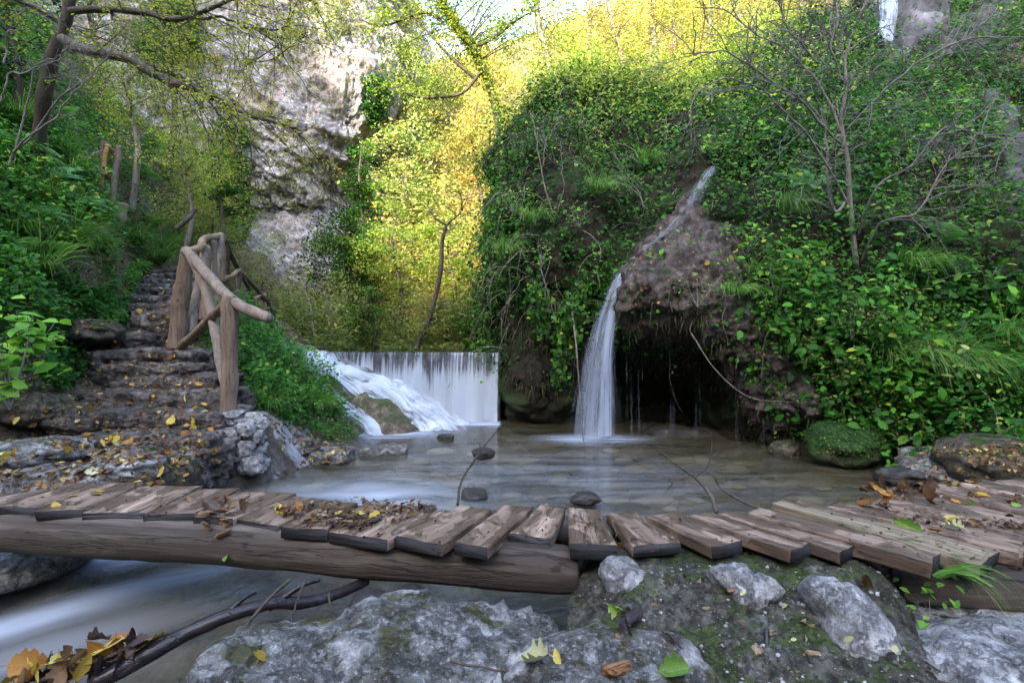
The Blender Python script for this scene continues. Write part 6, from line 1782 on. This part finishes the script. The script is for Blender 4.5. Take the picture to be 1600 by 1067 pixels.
litter('leaf_litter', [(420,640),(560,680),(560,725),(420,745)], 260, .06, 'litter', 'leaf litter on the shore rocks behind the stone pillar', seed=1302)
litter('leaf_crumbs', [(420,795),(560,785),(700,792),(640,815),(560,832),(460,818)], 420, .035, 'crumb', 'crumbled brown leaves heaped on the planks left of the middle', ('plank',), 1303, .03)
litter('leaf_crumbs', [(0,765),(1600,740),(1600,880),(900,870),(500,840),(0,800)], 520, .016, 'crumb', 'tiny leaf crumbs scattered over all the planks', ('plank',), 1304)
litter('leaf_crumbs', [(1335,768),(1400,752),(1600,775),(1600,830),(1400,815)], 380, .035, 'crumb', 'crumbled leaves around the crisp heap on the right planks', ('plank',), 1305, .03)
litter('leaf_crumbs', [(890,880),(1370,880),(1500,1067),(860,1067)], 700, .014, 'crumb', 'small plant debris on the mossy concrete', ('abutment',), 1306)
litter('leaf_litter', [(975,410),(1060,330),(1140,360),(1180,500),(1250,690),(1180,660),(1100,540),(985,490)], 260, .05, 'litter', 'wet leaves stuck to the tufa overhang', ('tufa',), 1307)
litter('leaf_litter', [(1380,705),(1600,690),(1600,745),(1480,760)], 260, .05, 'litter', 'leaf litter on the right shore rocks', seed=1308)
# gravel in the concrete
r = np.random.default_rng(1310); mb = MB(); IV, IF = ico(1)
for i in range(900):
    px, py = 860+620*r.random(), 880+190*r.random()
    h = hit(px, py)
    if h is None or 'abutment' not in h[2].name: continue
    sz = .003+.009*r.random()**4
    V = IV*np.array((1, .6+.5*r.random(), .5+.4*r.random()))*sz*(1+.25*r.normal(size=(len(IV), 1)))
    a = r.random()*6.3; V = V@np.array(((math.cos(a), -math.sin(a), 0), (math.sin(a), math.cos(a), 0), (0, 0, 1)))
    mb.add(V+np.array(h[0]), IF, rnd=r.random())
gm, nt_, out_ = newmat('gravel_stone')
bsdf(nt_, out_, ramp(nt_, nd(nt_, 'Attribute', attribute_name='rnd').outputs['Fac'], [(0, (.035, .033, .028)), (.5, (.09, .085, .078)), (.88, (.19, .185, .18)), (1, (.34, .34, .34))]), .8, .2)
o = mb.build('gravel', gm, None, False)
tag(o, 'small grey gravel showing in the mossy concrete', 'gravel', kind='stuff')
# wet heap of leaves on the driftwood at the lower left
for i in range(52):
    t = r.random()
    px, py, d = 20+220*t+r.normal()*9, 1064-58*t+r.normal()*11, 1.86+.12*t+r.normal()*.02
    mt = ['dark', 'brown', 'dark', 'brown', 'orange', 'yellow'][int(r.integers(0, 6))]
    o = bpy.data.objects.new('fallen_leaf', LMESH[mt, int(r.integers(0, 5))]); scene.collection.objects.link(o)
    o.location = W(px, py, d); o.rotation_euler = tuple(r.normal(size=3)*.9); o.scale = (.085*(.7+.7*r.random()),)*3
    tag(o, f'{TINT[mt]} fallen leaf in the soggy heap on the driftwood', 'fallen leaf', f'{TINT[mt]} leaves in the soggy heap on the driftwood')
o = bpy.data.objects.new('fallen_leaf', LMESH['orange', 3]); scene.collection.objects.link(o)
o.location = W(45, 1035, 1.92); o.rotation_euler = (R(70), R(10), .5); o.scale = (.13,)*3
tag(o, 'upright orange leaf at the tip of the soggy heap', 'fallen leaf')
stick('twig', [(0,1085,1.84),(120,1052,1.9),(250,1002,2.0)], .02, .012, 'wetlog', 'dark stick buried in the soggy leaf heap', 1230)
stick('twig', [(30,1075,1.84),(140,1035,1.9),(232,1000,1.98)], .009, .006, 'bark', 'thin brown stick lying on the soggy leaf heap', 1231)
# grass on the near bank
tuft(W(1466, 900, 2.06), 34, 1240, .36, .0075, .4, 3.2, 'bright green grass tuft hanging under the right planks in front of the log', 'grass tuft', lean=(1.1, -.7), base_r=.02)
tuft(W(1378, 882, 2.28), 24, 1241, .24, .011, .4, 2.0, 'darker grass tuft growing at the corner of concrete and planks', 'grass tuft', lean=(.5, -.5), base_r=.03)
tuft(W(565, 985, 2.05), 8, 1242, .09, .004, .6, 1.6, 'tiny green seedling grass beside the boulder under the log', 'grass tuft', base_r=.015)
big_plant(1455, 965, 2.1, 20, .1, .04, 'small green sprig below the grass on the concrete edge', 1243, 'bright', spread=.1)
